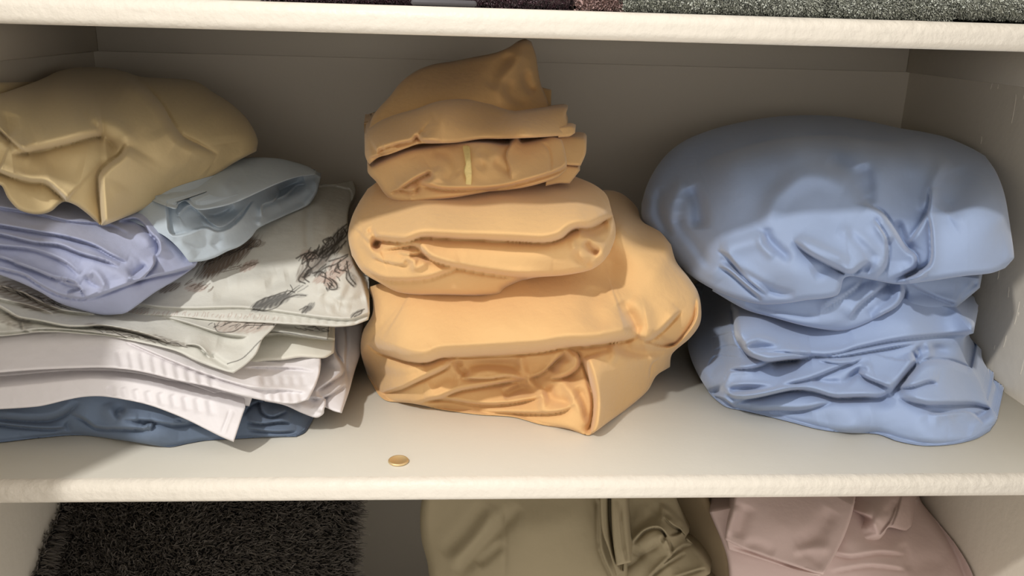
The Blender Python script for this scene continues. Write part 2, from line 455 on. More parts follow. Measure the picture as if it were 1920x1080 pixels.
# pale upright folds of the white stack, right rear
tag(cloth('folded_sheet', M_WHITE,
    C(2, [(1380, 400), (1500, 395), (1640, 395), (1760, 400), (1840, 405)]),
    C(2, [(1340, 790), (1440, 810), (1530, 850), (1602, 873), (1640, 850), (1640, 820), (1690, 840), (1730, 850)]),
    C(2, [(1500, 400, .21), (1840, 410, .22), (1825, 530, .20), (1790, 650, .17), (1700, 560, .165), (1730, 850, ('z', .022)), (1602, 873, .076), (1400, 790, .085), (1400, 550, .18), (1560, 600, .17), (1690, 700, .12), (1500, 720, .11)]),
    right=C(2, [(1840, 405), (1828, 530), (1795, 640), (1765, 750), (1730, 850)]),
    rim=((0, 0), (9, 8), (6, 4), (0, 0)), nz=(.7, 30, .6), back=('flat', .22), seed=6, step=1.7,
    strokes=[L_(2, [(1735, 850), (1760, 740), (1750, 600), (1755, 500), (1750, 400)], 4, 14, t0=0, t1=0),
             L_(2, [(1600, 745), (1680, 690), (1735, 650), (1735, 600), (1700, 540), (1690, 420)], 9, 18, t1=0),
             R_(2, [(1640, 560), (1690, 600), (1700, 650), (1640, 700)], 4, 10), L_(2, [(1560, 780), (1650, 770), (1760, 700)], 5, 14),
             L_(2, [(1640, 850), (1650, 780), (1600, 760)], 5, 12), R_(2, [(1500, 800), (1600, 830), (1640, 800)], 3, 8)]),
    'white cotton sheet with rounded folds at the right end of the left pile', 'sheet')

# lower white sheet with the hanging hem flap
ws = thing('folded_sheet', (-.28, .08, .02), 'white sheet with a wide hem whose corner hangs down over the slate blue sheet', 'sheet', None)
cloth('hanging_hem', M_WHITE,
    C(2, [(-120, 730), (0, 715), (200, 695), (450, 672), (600, 680), (760, 705), (900, 738), (1050, 775), (1130, 795), (1242, 822)]),
    C(2, [(-120, 835), (0, 830), (200, 815), (330, 785), (420, 768), (520, 765), (650, 785), (750, 808), (850, 843), (950, 885), (1050, 935), (1120, 970), (1183, 996)]),
    C(2, [(-100, 780, .060), (0, 720, .066), (500, 690, .056), (500, 760, .050), (1240, 825, .058), (1183, 996, .035), (1215, 900, .044), (900, 860, .042), (900, 740, .058)]),
    right=C(2, [(1242, 822), (1228, 860), (1205, 930), (1183, 996)]),
    rim=((4, 2), (3, 1.5), (5, 3), (0, 0)), nz=(.5, 30, .9), back=('flat', .05), seed=8, step=1.7, parent=ws,
    strokes=[V_(2, [(1165, 830), (1145, 890), (1120, 950)], 1.2, 2.5), R_(2, [(1180, 840), (1155, 900), (1135, 955)], 1, 3)]+
            [V_(2, [(x, 700+max(0, (x-500))*.14), (x+18, 765+max(0, (x-560))*.2)], 1.6, 7) for x in range(560, 1100, 62)])
cloth('fold', M_WHITE,
    C(2, [(-120, 640), (0, 640), (200, 620), (400, 600), (600, 600), (900, 670), (1100, 725), (1278, 770)]),
    C(2, [(-120, 735), (0, 722), (200, 700), (450, 680), (600, 688), (760, 710), (900, 745), (1050, 775), (1130, 797), (1262, 815)]),
    C(2, [(-100, 700, .085), (0, 650, .092), (500, 620, .085), (500, 680, .078), (1275, 780, .078), (1262, 812, .076), (900, 690, .082), (900, 735, .076)]),
    rim=((0, 0), (4, 3), (8, 5), (0, 0)), nz=(.6, 40, .1), back=('flat', .15), seed=10, parent=ws, step=1.8,
    strokes=[L_(2, [(-60, 672), (0, 668), (200, 652), (350, 640), (550, 640), (700, 655), (850, 690), (890, 700)], 3, 10, t0=0),
             L_(2, [(880, 690), (950, 705), (1110, 765), (1125, 778)], 4, 8), S_(2, [(1120, 740), (1118, 775)], 2, 3)])

# upper white sheet with stitched, scalloped hem
cloth_ws2 = tag(cloth('folded_sheet', M_WHITE,
    C(2, [(-120, 470), (0, 470), (200, 450), (400, 440), (650, 470), (900, 540), (1120, 600), (1300, 590), (1450, 568), (1580, 570), (1625, 600)]),
    C(2, [(-120, 660), (0, 645), (200, 630), (400, 622), (520, 620), (650, 630), (760, 650), (900, 685), (1050, 715), (1150, 742), (1280, 775), (1400, 797), (1490, 802), (1562, 782)]),
    C(2, [(-100, 560, .085), (0, 480, .10), (400, 460, .095), (0, 640, .066), (500, 610, .058), (800, 640, .054), (900, 560, .075), (1300, 600, .10), (1500, 580, .115), (1600, 620, .10),
          (1560, 780, .066), (1300, 760, .058), (1300, 690, .064), (1580, 690, .085)]),
    right=C(2, [(1625, 600), (1618, 650), (1598, 710), (1562, 782)]),
    rim=((0, 0), (7, 6), (6, 5), (0, 0)), nz=(.6, 34, .3), back=('flat', .22), seed=12, step=1.7,
    strokes=[L_(2, [(640, 490), (850, 580), (1000, 640), (1150, 690), (1300, 728), (1450, 735), (1550, 750)], 3.5, 10, t0=.05),
             L_(2, [(1240, 620), (1350, 620), (1500, 625), (1590, 640)], 3, 10), R_(2, [(1600, 590), (1620, 650), (1580, 730)], 3, 9),
             V_(2, [(1330, 700), (1400, 640), (1560, 620)], 2.5, 10)]+
            [V_(2, [(x, 530+max(0, (x-700))*.33), (x+22, 625+max(0, (x-600))*.27)], 2.2, 7) for x in range(600, 1120, 58)]+
            [V_(2, [(x, 740), (x+10, 800)], 1.6, 6) for x in range(1340, 1560, 45)]+
            [V_(2, [(x, 655), (x+12, 715)], 1.6, 6) for x in range(1330, 1560, 50)]),
    'white sheet with a stitched puckered hem, directly above the hanging hem corner', 'sheet')

# cream block behind the lower print corner
tag(cloth('folded_pillowcase', M_CREAM,
    C(2, [(1200, 380), (1390, 390), (1550, 395), (1695, 410)]),
    C(2, [(1240, 615), (1330, 590), (1430, 582), (1520, 568), (1640, 572), (1690, 545)]),
    C(2, [(1300, 400, .15), (1690, 415, .16), (1690, 540, .125), (1330, 590, .10), (1500, 500, .12), (1500, 570, .105)]),
    right=C(2, [(1695, 410), (1695, 480), (1690, 545)]),
    rim=((0, 0), (6, 6), (8, 6), (0, 0)), nz=(.6, 40, .1), back=('flat', .2), seed=14, step=1.7,
    strokes=[L_(2, [(1280, 470), (1400, 452), (1560, 468), (1690, 478)], 4, 9, t0=0, t1=0), L_(2, [(1380, 415), (1520, 430), (1660, 450)], 2.5, 7)]),
    'pale cream folded pillowcase, its end peeping out between printed and white sheets', 'pillowcase')

# ---- printed fabric: sketchy horse toile pattern
def painter(strokes, blobs=(), seed=0, wob=2.0):
    def f(g):
        col = np.ones((len(g), 3)); rs = np.random.RandomState(seed)
        for (pts, rx, ry, an, c, a) in [(b[0], b[1], b[2], b[3], b[4], b[5]) for b in blobs]:
            an = math.radians(an); dx = g[:, 0]-pts[0]; dy = g[:, 1]-pts[1]
            u_ = dx*math.cos(an)+dy*math.sin(an); v_ = -dx*math.sin(an)+dy*math.cos(an)
            q = (u_/rx)**2+(v_/ry)**2+.25*np.sin(u_/4.1+v_/2.3)*np.sin(v_/3.+u_/7)
            al = np.clip((1.15-q)*2.2, 0, 1)*a*(.75+.25*np.sin(u_*.55+v_*1.3+np.sin(v_*.4)*2))
            col = col*(1-al[:, None])+np.array(c)*al[:, None]
        for (pts, wd, c, a) in strokes:
            Q = spline(pts, step=3.0)
            Q = Q+np.cumsum(rs.normal(0, .35, Q.shape), 0)*.5
            m = (g[:, 0] > Q[:, 0].min()-8) & (g[:, 0] < Q[:, 0].max()+8) & (g[:, 1] > Q[:, 1].min()-8) & (g[:, 1] < Q[:, 1].max()+8)
            if not m.any(): continue
            d, sg, fr = seg_dist(g[m], Q)
            al = (np.clip(1.4-d/wd, 0, 1)*a)[:, None]
            sub = col[m]; col[m] = sub*(1-al)+np.array(c)*al
        return col
    return f
DK = (.07, .06, .055); BR = (.26, .19, .155); GR = (.22, .22, .23); PK = (.66, .48, .44)
def sk(c, pts, wd=1.0, col=DK, a=.85): return ([q[:2] for q in C(c, pts)], wd, col, a)
def bl(c, p, rx, ry, an, col, a): s = CROPS[c][0]; return (C(c, [p])[0], rx, ry, an, col, a)
random.seed(4)
def hatch(c, x0, y0, x1, y1, n, ln, ang, col=DK, wd=.8, a=.75, jit=10):
    o = []
    for i in range(n):
        t = i/max(1, n-1); x = x0+(x1-x0)*t+random.uniform(-jit, jit); y = y0+(y1-y0)*t+random.uniform(-jit, jit)
        A_ = math.radians(ang+random.uniform(-14, 14)); l = ln*random.uniform(.6, 1.2)
        mx, my = x+math.cos(A_)*l/2+random.uniform(-5, 5), y+math.sin(A_)*l/2+random.uniform(-5, 5)
        o.append(sk(c, [(x, y), (mx, my), (x+math.cos(A_)*l, y+math.sin(A_)*l)], wd, col, a))
    return o

# lower printed sheet
P2 = ([sk(2, [(1085, 395), (1100, 440), (1180, 440), (1240, 410), (1400, 405)], .9), sk(2, [(1150, 600), (1230, 570), (1290, 510), (1320, 480)], .9)]
      + hatch(2, 1080, 400, 1390, 395, 18, 34, 150) + hatch(2, 470, 420, 900, 500, 24, 50, 15) + hatch(2, 0, 200, 300, 300, 26, 45, 25))
low_print = tag(cloth('folded_duvet_cover', M_PRINT,
    C(2, [(-120, 120), (0, 150), (150, 200), (300, 270), (450, 310), (640, 335), (900, 350), (1150, 370), (1300, 380), (1412, 385)]),
    C(2, [(-120, 470), (0, 462), (100, 452), (180, 442), (300, 440), (400, 448), (560, 462), (700, 490), (800, 512), (900, 540), (980, 580), (1060, 612), (1140, 638), (1182, 648)]),
    C(2, [(-100, 300, .10), (0, 160, .12), (0, 455, .092), (300, 280, .125), (300, 430, .085), (640, 345, .13), (640, 470, .078), (1180, 645, .055), (1050, 600, .062), (1410, 390, .11), (1290, 540, .075), (1000, 450, .085), (1000, 375, .115), (1340, 470, .088)]),
    right=C(2, [(1412, 385), (1375, 430), (1330, 475), (1300, 545), (1250, 600), (1182, 648)]),
    rim=((0, 0), (4, 4), (6, 5), (0, 0)), nz=(.9, 42, .25), back=('flat', .24), seed=17, step=1.6,
    paint=painter(P2, [bl(2, (1240, 402), 62, 16, -3, PK, .6), bl(2, (700, 455), 100, 8, 12, BR, .55), bl(2, (130, 255), 75, 22, 22, BR, .8), bl(2, (60, 380), 40, 12, 15, BR, .5)], seed=1),
    strokes=[L_(2, [(820, 362), (950, 398), (1080, 440), (1180, 460), (1255, 466)], 5, 14, t0=.3),
             L_(2, [(-50, 290), (30, 335), (90, 370), (200, 388), (330, 412), (420, 415), (520, 412), (640, 432), (760, 462), (860, 500), (930, 520)], 8, 16, t0=0),
             L_(2, [(-60, 262), (60, 290), (150, 310), (270, 350)], 4, 12, t0=0), L_(2, [(-60, 200), (100, 240), (200, 290), (320, 335), (480, 352)], 5, 14),
             R_(2, [(30, 375), (80, 390), (90, 410), (40, 400)], 4, 7), L_(2, [(110, 385), (115, 420), (160, 440), (230, 440)], 4, 9),
             L_(2, [(940, 505), (1000, 510), (1040, 545), (1060, 570)], 4, 8), V_(2, [(1040, 540), (1130, 600), (1180, 625)], 3, 6),
             L_(2, [(-60, 445), (60, 440), (200, 425), (330, 428), (500, 445), (700, 475)], 4, 6, t0=0), V_(2, [(1100, 480), (1200, 500), (1260, 500)], 2, 14)]),
    'cream printed duvet cover folded in wavy layers, its corner pointing down over the white hems', 'duvet cover')

cloth('folded_corner', M_PRINT, C(2, [(1340, 380), (1450, 388), (1560, 396), (1672, 408)]), C(2, [(1300, 425), (1400, 440), (1540, 462), (1658, 481)]),
    C(2, [(1340, 385, .125), (1670, 410, .135), (1658, 480, .112), (1300, 425, .105), (1500, 430, .115)]), rim=((0, 0), (3, 2), (4, 3), (0, 0)), back=('flat', .08), parent=low_print, nz=(.4, 24, .1), step=1.5,
    paint=painter([sk(2, [(1330, 428), (1500, 452), (1655, 476)], 1.3), sk(2, [(1665, 410), (1662, 470)], 1.3)]+hatch(2, 1500, 410, 1660, 430, 14, 40, 10), [bl(2, (1600, 425), 24, 6, 8, GR, .6)], seed=4),
    strokes=[V_(2, [(1400, 410), (1520, 420), (1640, 440)], 2, 5)])
# top printed panel
horse = []
for q in [[(560, 520), (620, 490), (680, 480), (740, 515), (800, 490), (870, 440), (905, 400)], [(620, 500), (640, 560), (600, 620), (575, 665), (620, 690)],
          [(680, 480), (640, 560), (660, 600), (610, 650), (640, 680)], [(740, 515), (700, 560), (650, 600), (620, 640)],
          [(760, 400), (800, 380), (820, 420), (780, 470), (740, 510)], [(790, 400), (850, 330), (905, 290)], [(840, 350), (830, 420), (800, 480), (760, 540)],
          [(880, 320), (900, 360), (860, 400)], [(780, 540), (840, 520), (905, 490)], [(700, 620), (760, 580), (820, 560), (900, 500)],
          [(730, 640), (770, 660), (800, 690), (780, 730), (830, 730), (825, 690), (780, 660)], [(840, 560), (850, 600), (900, 610), (900, 660), (950, 710)],
          [(900, 540), (910, 600), (930, 660), (960, 700)], [(670, 620), (720, 610), (760, 630), (750, 690)], [(860, 530), (820, 600), (850, 620)],
          [(780, 380), (740, 400), (760, 430)], [(600, 560), (640, 530), (700, 520)], [(760, 560), (720, 590), (680, 640)]]:
    horse.append(sk(7, q, 1.5))
random.seed(9)
P1B = [bl(7, p, rx, ry, an, c, al) for p, rx, ry, an, c, al in [((690, 540), 46, 18, -40, BR, .6), ((790, 440), 46, 13, -52, GR, .6), ((870, 380), 26, 16, -60, DK, .45), ((640, 500), 16, 12, 0, PK, .7),
    ((740, 560), 34, 14, -35, GR, .5), ((600, 650), 14, 8, -40, BR, .7), ((860, 570), 24, 15, -20, PK, .7), ((800, 700), 16, 11, 20, BR, .6), ((930, 660), 8, 18, -25, GR, .6), ((780, 640), 30, 10, -20, PK, .8),
    ((100, 510), 70, 20, -34, BR, .9), ((20, 560), 50, 16, -30, DK, .6), ((180, 440), 30, 9, -30, GR, .7), ((240, 570), 20, 9, -30, PK, .8), ((390, 815), 40, 12, -20, GR, .95), ((560, 770), 22, 5, 0, GR, .5),
    ((640, 855), 16, 7, -40, GR, .8), ((970, 890), 14, 5, -30, DK, .6), ((290, 425), 18, 7, -10, BR, .6)]]
P1 = (horse + hatch(7, 600, 560, 900, 370, 40, 50, -60, wd=1.1, jit=30) + hatch(7, 600, 660, 640, 600, 8, 30, -40, wd=1.2, jit=10) + hatch(7, 760, 720, 820, 660, 10, 30, 60, wd=1.1, jit=16) + hatch(7, 640, 500, 860, 430, 30, 60, 130, wd=.9, jit=26) + hatch(7, 690, 610, 920, 560, 26, 42, 120, wd=.8, jit=22)
      + hatch(7, 280, 850, 560, 750, 20, 90, -28, col=GR, jit=14) + [sk(7, [(265, 850), (300, 810), (400, 770), (500, 740), (540, 750)], 1.0), sk(7, [(270, 865), (350, 875), (430, 850), (480, 800), (560, 770), (625, 775)], 1.0),
         sk(7, [(520, 700), (535, 730), (500, 760)], .9), sk(7, [(580, 870), (640, 845), (600, 890)], .9), sk(7, [(930, 920), (960, 890), (1020, 862)], 1.1), sk(7, [(950, 915), (1000, 890), (1005, 868)], 1.0)]
      + hatch(7, -80, 560, 250, 440, 34, 60, -35, col=DK, jit=18) + hatch(7, -60, 620, 270, 560, 20, 50, -25, col=BR, jit=12)
      + hatch(2, 650, 345, 1400, 375, 40, 22, -60, col=PK, wd=.8, a=.6, jit=6) + [sk(7, [(250, 400), (320, 400), (300, 440), (240, 440)], .9, BR)]
      + hatch(2, 930, 200, 1060, 230, 12, 40, -30, col=BR))
tag(cloth('folded_duvet_cover', M_PRINT,
    C(1, [(1150, 860), (1240, 790), (1330, 740), (1420, 720), (1520, 700), (1620, 690), (1700, 688), (1785, 672)]),
    C(2, [(600, 352), (700, 354), (800, 358), (950, 368), (1080, 382), (1200, 388), (1350, 394), (1480, 402), (1600, 407), (1700, 413), (1790, 405), (1864, 378)]),
    C(2, [(640, 345, .13), (850, 360, .115), (1100, 380, .105), (1400, 398, .10), (1700, 410, .105), (1864, 378, .118), (1050, 130, .16), (1300, 60, .19), (1512, 108, .165), (1728, 54, .165),
          (1800, 200, .145), (1780, 20, .185)]) +
    C(1, [(1600, 700, .36), (1770, 690, .40), (1750, 850, .27), (1500, 850, .26), (1250, 860, .25)]),
    right=C(1, [(1785, 672), (1800, 730), (1770, 800), (1760, 880)])+C(2, [(1775, 30), (1800, 110), (1840, 190), (1862, 280), (1872, 340), (1864, 378)]),
    left=C(1, [(1150, 860), (1080, 930)])+C(2, [(1000, 0), (880, 110), (790, 200), (690, 270), (600, 352)]),
    rim=((0, 0), (5, 4), (5, 5), (0, 0)), nz=(.7, 55, -.2), back=('flat', .05), seed=21, step=1.35,
    paint=painter(P1, P1B+[bl(7, (700, 540), 24, 14, -40, BR, .45), bl(7, (800, 440), 34, 9, -50, GR, .5), bl(7, (390, 810), 34, 10, -20, GR, .85), bl(7, (100, 500), 62, 18, -35, BR, .75), bl(2, (990, 215), 20, 9, 0, PK, .7),
                       bl(7, (790, 680), 14, 12, 0, PK, .6), bl(7, (640, 860), 10, 5, -30, GR, .8), bl(2, (860, 215), 22, 8, -20, BR, .8), bl(2, (700, 335), 22, 8, -10, BR, .6), bl(2, (950, 100), 60, 14, -30, BR, .5)], seed=2),
    strokes=[L_(2, [(690, 300), (780, 315), (850, 322), (1000, 324), (1200, 319), (1350, 332), (1500, 352), (1650, 372), (1770, 378), (1868, 348)], 2.6, 9, t0=.05, t1=0, r=5),
             V_(7, [(640, 140), (630, 300), (640, 470)], 3, 7), R_(7, [(700, 120), (760, 240), (740, 360)], 2.5, 12), V_(7, [(480, 640), (560, 620), (640, 560)], 3, 12), R_(7, [(840, 800), (900, 700), (960, 640)], 3, 10), V_(7, [(840, 840), (980, 800), (1030, 790)], 3, 10), R_(7, [(760, 860), (840, 840), (930, 860)], 2.5, 9), V_(7, [(350, 700), (500, 680), (620, 700)], 2.5, 11), R_(7, [(100, 680), (250, 660), (420, 600)], 3, 14), V_(7, [(0, 790), (160, 800), (300, 830)], 2, 10), V_(7, [(740, 760), (780, 820), (850, 840)], 3, 9), R_(7, [(200, 640), (400, 700), (700, 690)], 2.5, 20), V_(7, [(740, 700), (850, 830), (830, 900)], 2, 10),
             V_(7, [(850, 830), (900, 740), (930, 640)], 1.8, 9), R_(7, [(700, 760), (850, 800), (1000, 760)], 1.5, 12), V_(7, [(0, 740), (200, 760), (420, 740)], 1.6, 12),
             L_(7, [(900, 40), (930, 70), (935, 200), (925, 320)], 3, 8), L_(7, [(700, 40), (800, 30), (920, 55), (940, 40)], 3, 8), V_(7, [(300, 560), (400, 640), (380, 760)], 1.6, 12)]
            + [V_(7, [(x, 900+(x-100)*.03), (x-6, 945+(x-100)*.03)], .9, 4) for x in range(60, 1000, 60)]),
    'cream duvet cover with sketched horse print, broad flat top and bound edge showing', 'duvet cover')

# lavender-blue sheet, many thin folds
tag(cloth('folded_sheet', M_LAV,
    C(1, [(-120, 700), (0, 690), (150, 740), (330, 760), (480, 800), (620, 830), (760, 850), (850, 900), (930, 990)])+C(2, [(1000, 85)]),
    C(2, [(-120, 110), (0, 150), (100, 188), (200, 235), (300, 292), (420, 330), (520, 352), (620, 348)]),
    C(1, [(-100, 760, .12), (0, 720, .14), (300, 790, .15), (500, 860, .145), (700, 860, .15), (0, 900, .105), (300, 950, .10), (700, 980, .115), (950, 1020, .14)]) +
    C(2, [(0, 60, .095), (300, 150, .088), (0, 150, .10), (300, 290, .10), (560, 350, .105), (640, 200, .095), (650, 345, .105), (780, 240, .115), (990, 100, .145), (500, 200, .085)]),
    right=C(2, [(1000, 85), (985, 110), (900, 170), (790, 235), (700, 300), (650, 335), (620, 348)]),
    rim=((0, 0), (4, 3), (5, 4), (0, 0)), nz=(1.0, 26, .3), back=('flat', .22), seed=25, step=1.6,
    strokes=[L_(1, [(-60, 805), (0, 812), (200, 845), (350, 880), (560, 900), (650, 940)], 3, 14, t0=0),
             L_(1, [(-60, 885), (0, 900), (200, 935), (340, 960), (470, 1000), (560, 1050), (640, 1085)], 6, 14, t0=0),
             L_(1, [(-60, 935), (0, 945), (170, 985), (300, 1000), (400, 1040), (520, 1075), (600, 1110)], 6, 12, t0=0),
             L_(2, [(-60, -5), (0, 5), (150, 20), (250, 50), (340, 95), (400, 150)], 5, 12, t0=0),
             L_(2, [(-60, 50), (0, 62), (150, 115), (280, 165), (360, 180), (400, 205)], 7, 10, t0=0),
             L_(2, [(-60, 100), (0, 118), (120, 150), (200, 200), (300, 250), (420, 270), (500, 240)], 5, 10, t0=0),
             L_(2, [(60, 90), (180, 130), (300, 180)], 3, 8),
             L_(1, [(600, 880), (680, 868), (720, 890), (760, 940), (795, 975), (805, 1020), (790, 1050)], 7, 12),
             R_(1, [(560, 905), (660, 930), (740, 960), (760, 1010)], 4, 10),
             L_(2, [(650, 170), (700, 180), (760, 130), (785, 90), (780, 50)], 6, 9), S_(2, [(660, 160), (700, 130), (740, 100)], 6, 8),
             R_(2, [(440, 170), (470, 130), (520, 190), (510, 230)], 5, 8), S_(2, [(430, 150), (460, 190), (520, 215)], 4, 4),
             L_(2, [(300, 180), (400, 215), (410, 225), (340, 240)], 4, 8),
             L_(2, [(440, 275), (530, 245), (650, 200), (760, 165), (880, 140), (1000, 105)], 6, 16, t1=0),
             R_(2, [(420, 60), (560, 120), (640, 170), (580, 220)], 3, 12), V_(1, [(820, 920), (900, 1000), (960, 1060)], 3, 8)]),
    'lavender blue sheet folded in many thin layers under the tan bundle', 'sheet')

# pale blue pillowcase with open hem
pc = thing('folded_pillowcase', (-.17, .22, .17), 'pale blue pillowcase with an open hem, wedged between tan bundle and printed cover', 'pillowcase')
cloth('lower_layer', M_PALE,
    C(1, [(620, 860), (760, 760), (900, 700), (1100, 640), (1300, 600), (1500, 590), (1625, 655)]),
    C(1, [(960, 1085), (1030, 1078), (1090, 1060), (1150, 1030), (1215, 1003), (1270, 960), (1310, 912), (1440, 850), (1560, 795), (1605, 735)]),
    C(1, [(640, 870, .15), (900, 760, .17), (860, 940, .13), (1000, 1075, .132), (1210, 1000, .165), (1310, 910, .20), (1560, 790, .28), (1620, 660, .32), (1300, 620, .28), (1250, 860, .20), (1450, 760, .27), (1050, 950, .148)]),
    left=C(1, [(620, 860), (720, 900), (830, 950), (900, 1010), (960, 1085)]),
    rim=((0, 0), (5, 3), (5, 4), (0, 0)), nz=(.7, 36, -.4), back=('flat', .05), seed=31, step=1.6, parent=pc,
    strokes=[L_(1, [(850, 805), (852, 860), (858, 920), (880, 945), (960, 930), (1040, 905), (1100, 925), (1160, 910), (1220, 860), (1280, 770)], -6, 12, t0=0, sl=.05, b=.4),
             L_(1, [(905, 770), (900, 850), (960, 800), (1010, 840), (1060, 885), (1110, 912), (1160, 895), (1230, 830), (1275, 765)], 4, 8, sl=.05, b=.3),
             S_(1, [(1020, 830), (1110, 850), (1180, 800)], 5, 9), L_(1, [(1330, 850), (1330, 800), (1380, 780), (1410, 740), (1405, 690)], 4, 8),
             S_(1, [(1380, 760), (1450, 700), (1540, 670)], 8, 12), L_(1, [(1400, 770), (1450, 745), (1500, 700), (1540, 690)], 4, 5), R_(1, [(1590, 660), (1600, 720), (1540, 790)], 3, 6),
             V_(1, [(1080, 1010), (1110, 960), (1100, 930)], 2, 8), R_(1, [(1010, 930), (920, 980), (990, 1060)], 2.5, 10), B_(1, (1090, 840), -20, 38, ry=13, a=-12), B_(1, (1450, 705), -22, 34, ry=12, a=-22), R_(1, [(1000, 850), (1060, 900), (1130, 918), (1190, 890), (1240, 830), (1280, 780)], 4, 3), R_(1, [(1000, 820), (1060, 860), (1120, 850), (1180, 805)], 4, 3), R_(1, [(1380, 770), (1440, 750), (1470, 720), (1540, 690)], 4, 3), R_(1, [(1330, 800), (1325, 860), (1310, 900)], 4, 7), V_(1, [(1350, 860), (1480, 800), (1580, 740)], 2.5, 9)])
cloth('upper_hem', M_PALE,
    C(1, [(760, 770), (900, 700), (1080, 640), (1180, 565), (1260, 555), (1400, 558), (1490, 578), (1560, 605), (1600, 632)]),
    C(1, [(850, 805), (890, 815), (905, 790), (940, 775), (1000, 818), (1100, 808), (1200, 780), (1300, 735), (1400, 690), (1500, 655), (1595, 640)]),
    C(1, [(760, 780, .16), (870, 800, .128), (1000, 812, .135), (1200, 775, .165), (1400, 685, .22), (1590, 638, .28), (1400, 565, .30), (1200, 580, .28), (1000, 700, .20), (1150, 700, .19)]),
    rim=((6, 4), (3, 2), (4, 3), (0, 0)), nz=(.8, 40, -.4), back=('flat', .012), seed=33, step=1.6, parent=pc,
    strokes=[V_(1, [(1000, 803), (1100, 793), (1200, 765), (1300, 720), (1400, 675), (1500, 640), (1590, 628)], 1.2, 2.2), V_(1, [(1220, 740), (1170, 690), (1240, 640)], 4, 10),
             R_(1, [(1080, 660), (1150, 700), (1250, 740)], 3, 12), V_(1, [(870, 820), (920, 760), (960, 740)], 3, 8), R_(1, [(1300, 580), (1420, 620), (1500, 620)], 2.5, 16)])

# tan bundle
tan = tag(cloth('bundled_sheet', M_TAN,
    C(1, [(-120, 250), (0, 231), (80, 206), (170, 175), (230, 150), (290, 122), (370, 105), (460, 100), (560, 108), (630, 125), (700, 148), (760, 156), (860, 160), (960, 168), (1010, 186), (1070, 228), (1150, 278), (1225, 342), (1275, 410), (1303, 478), (1298, 522)]),
    C(1, [(-120, 700), (-20, 690), (10, 700), (40, 760), (90, 815), (150, 838), (205, 842), (260, 826), (320, 780), (380, 795), (440, 838), (485, 878), (520, 899), (600, 870), (700, 830), (820, 770), (950, 720), (1080, 650), (1180, 585), (1240, 552), (1298, 522)]),
    C(1, [(0, 240, .17), (-80, 300, .14), (450, 105, .33), (250, 150, .28), (950, 175, .33), (1150, 290, .32), (1295, 500, .28), (1170, 575, .25), (950, 710, .20), (700, 820, .15), (520, 895, .112), (200, 835, .105), (0, 650, .10),
          (400, 350, .155), (700, 400, .175), (600, 650, .125), (200, 600, .115), (900, 400, .22), (1050, 500, .225), (0, 420, .115), (300, 200, .23), (700, 200, .27)]),
    left=C(1, [(-120, 250), (-125, 400), (-125, 550), (-120, 700)]), right=C(1, [(1303, 500), (1298, 522)]),
    rim=((30, 24), (10, 8), (8, 9), (0, 0)), nz=(1.2, 90, .5), back=('round', .09), bz=.2, seed=41, step=1.8, zmin=.12,
    strokes=[L_(1, [(60, 540), (120, 533), (180, 525), (330, 490), (450, 458), (525, 447)], 13, 34, r=16, w2=26, b=.8, t0=.12, t1=.05),
             L_(1, [(640, 490), (610, 540), (545, 590), (502, 640), (498, 690), (506, 800), (515, 890)], 11, 32, r=12, w2=26, t0=.1, t1=.02, b=.8),
             R_(1, [(455, 350), (540, 372), (610, 410), (645, 450), (648, 490)], 8, 14), S_(1, [(462, 368), (490, 400), (530, 450), (570, 490), (600, 512)], 9, 9),
             B_(1, (560, 500), -8, 18, ry=14, a=30), R_(1, [(180, 470), (320, 420), (430, 360)], 5, 22),
             L_(1, [(150, 540), (80, 490), (30, 450), (-20, 400)], -8, 18, t1=0), R_(1, [(-60, 420), (0, 470), (70, 525), (160, 545)], 6, 14),
             L_(1, [(-10, 628), (60, 655), (150, 678), (230, 688), (285, 730), (335, 775)], 11, 24, r=9, w2=20, b=.8, t0=.02, t1=.02),
             R_(1, [(20, 590), (140, 570), (230, 640), (300, 720)], 3, 16), V_(1, [(240, 620), (330, 600), (420, 620)], 3, 26),
             L_(1, [(640, 130), (740, 200), (820, 290), (880, 390), (930, 450), (1010, 490), (1100, 540)], -9, 36, r=20, t0=.1, t1=.2),
             V_(1, [(720, 220), (790, 330), (850, 430)], 3, 22), R_(1, [(780, 420), (830, 540), (900, 640)], 3, 24), V_(1, [(900, 470), (1000, 540), (1060, 600)], 3.5, 22),
             R_(1, [(1060, 300), (1130, 380), (1150, 480)], 4, 26), V_(1, [(60, 330), (40, 400), (60, 450)], 5, 18), R_(1, [(110, 250), (90, 330), (60, 380)], 4, 20),
             R_(1, [(510, 890), (560, 800), (620, 700)], 3, 18)]),
    'tan bundled sheet sagging on top of the left pile', 'sheet')
cloth('back_fold', M_TAN, C(1, [(-140, 172), (0, 174), (100, 172), (175, 172)]), C(1, [(-140, 300), (0, 300), (100, 280), (200, 240)]),
    C(1, [(-140, 172, .20), (0, 175, .205), (175, 172, .30), (200, 240, .29), (0, 300, .20)]), rim=((5, 5), (5, 5), (0, 0), (0, 0)), back=('flat', .03), parent=tan, nz=(.5, 40, 0), zmin=.12)
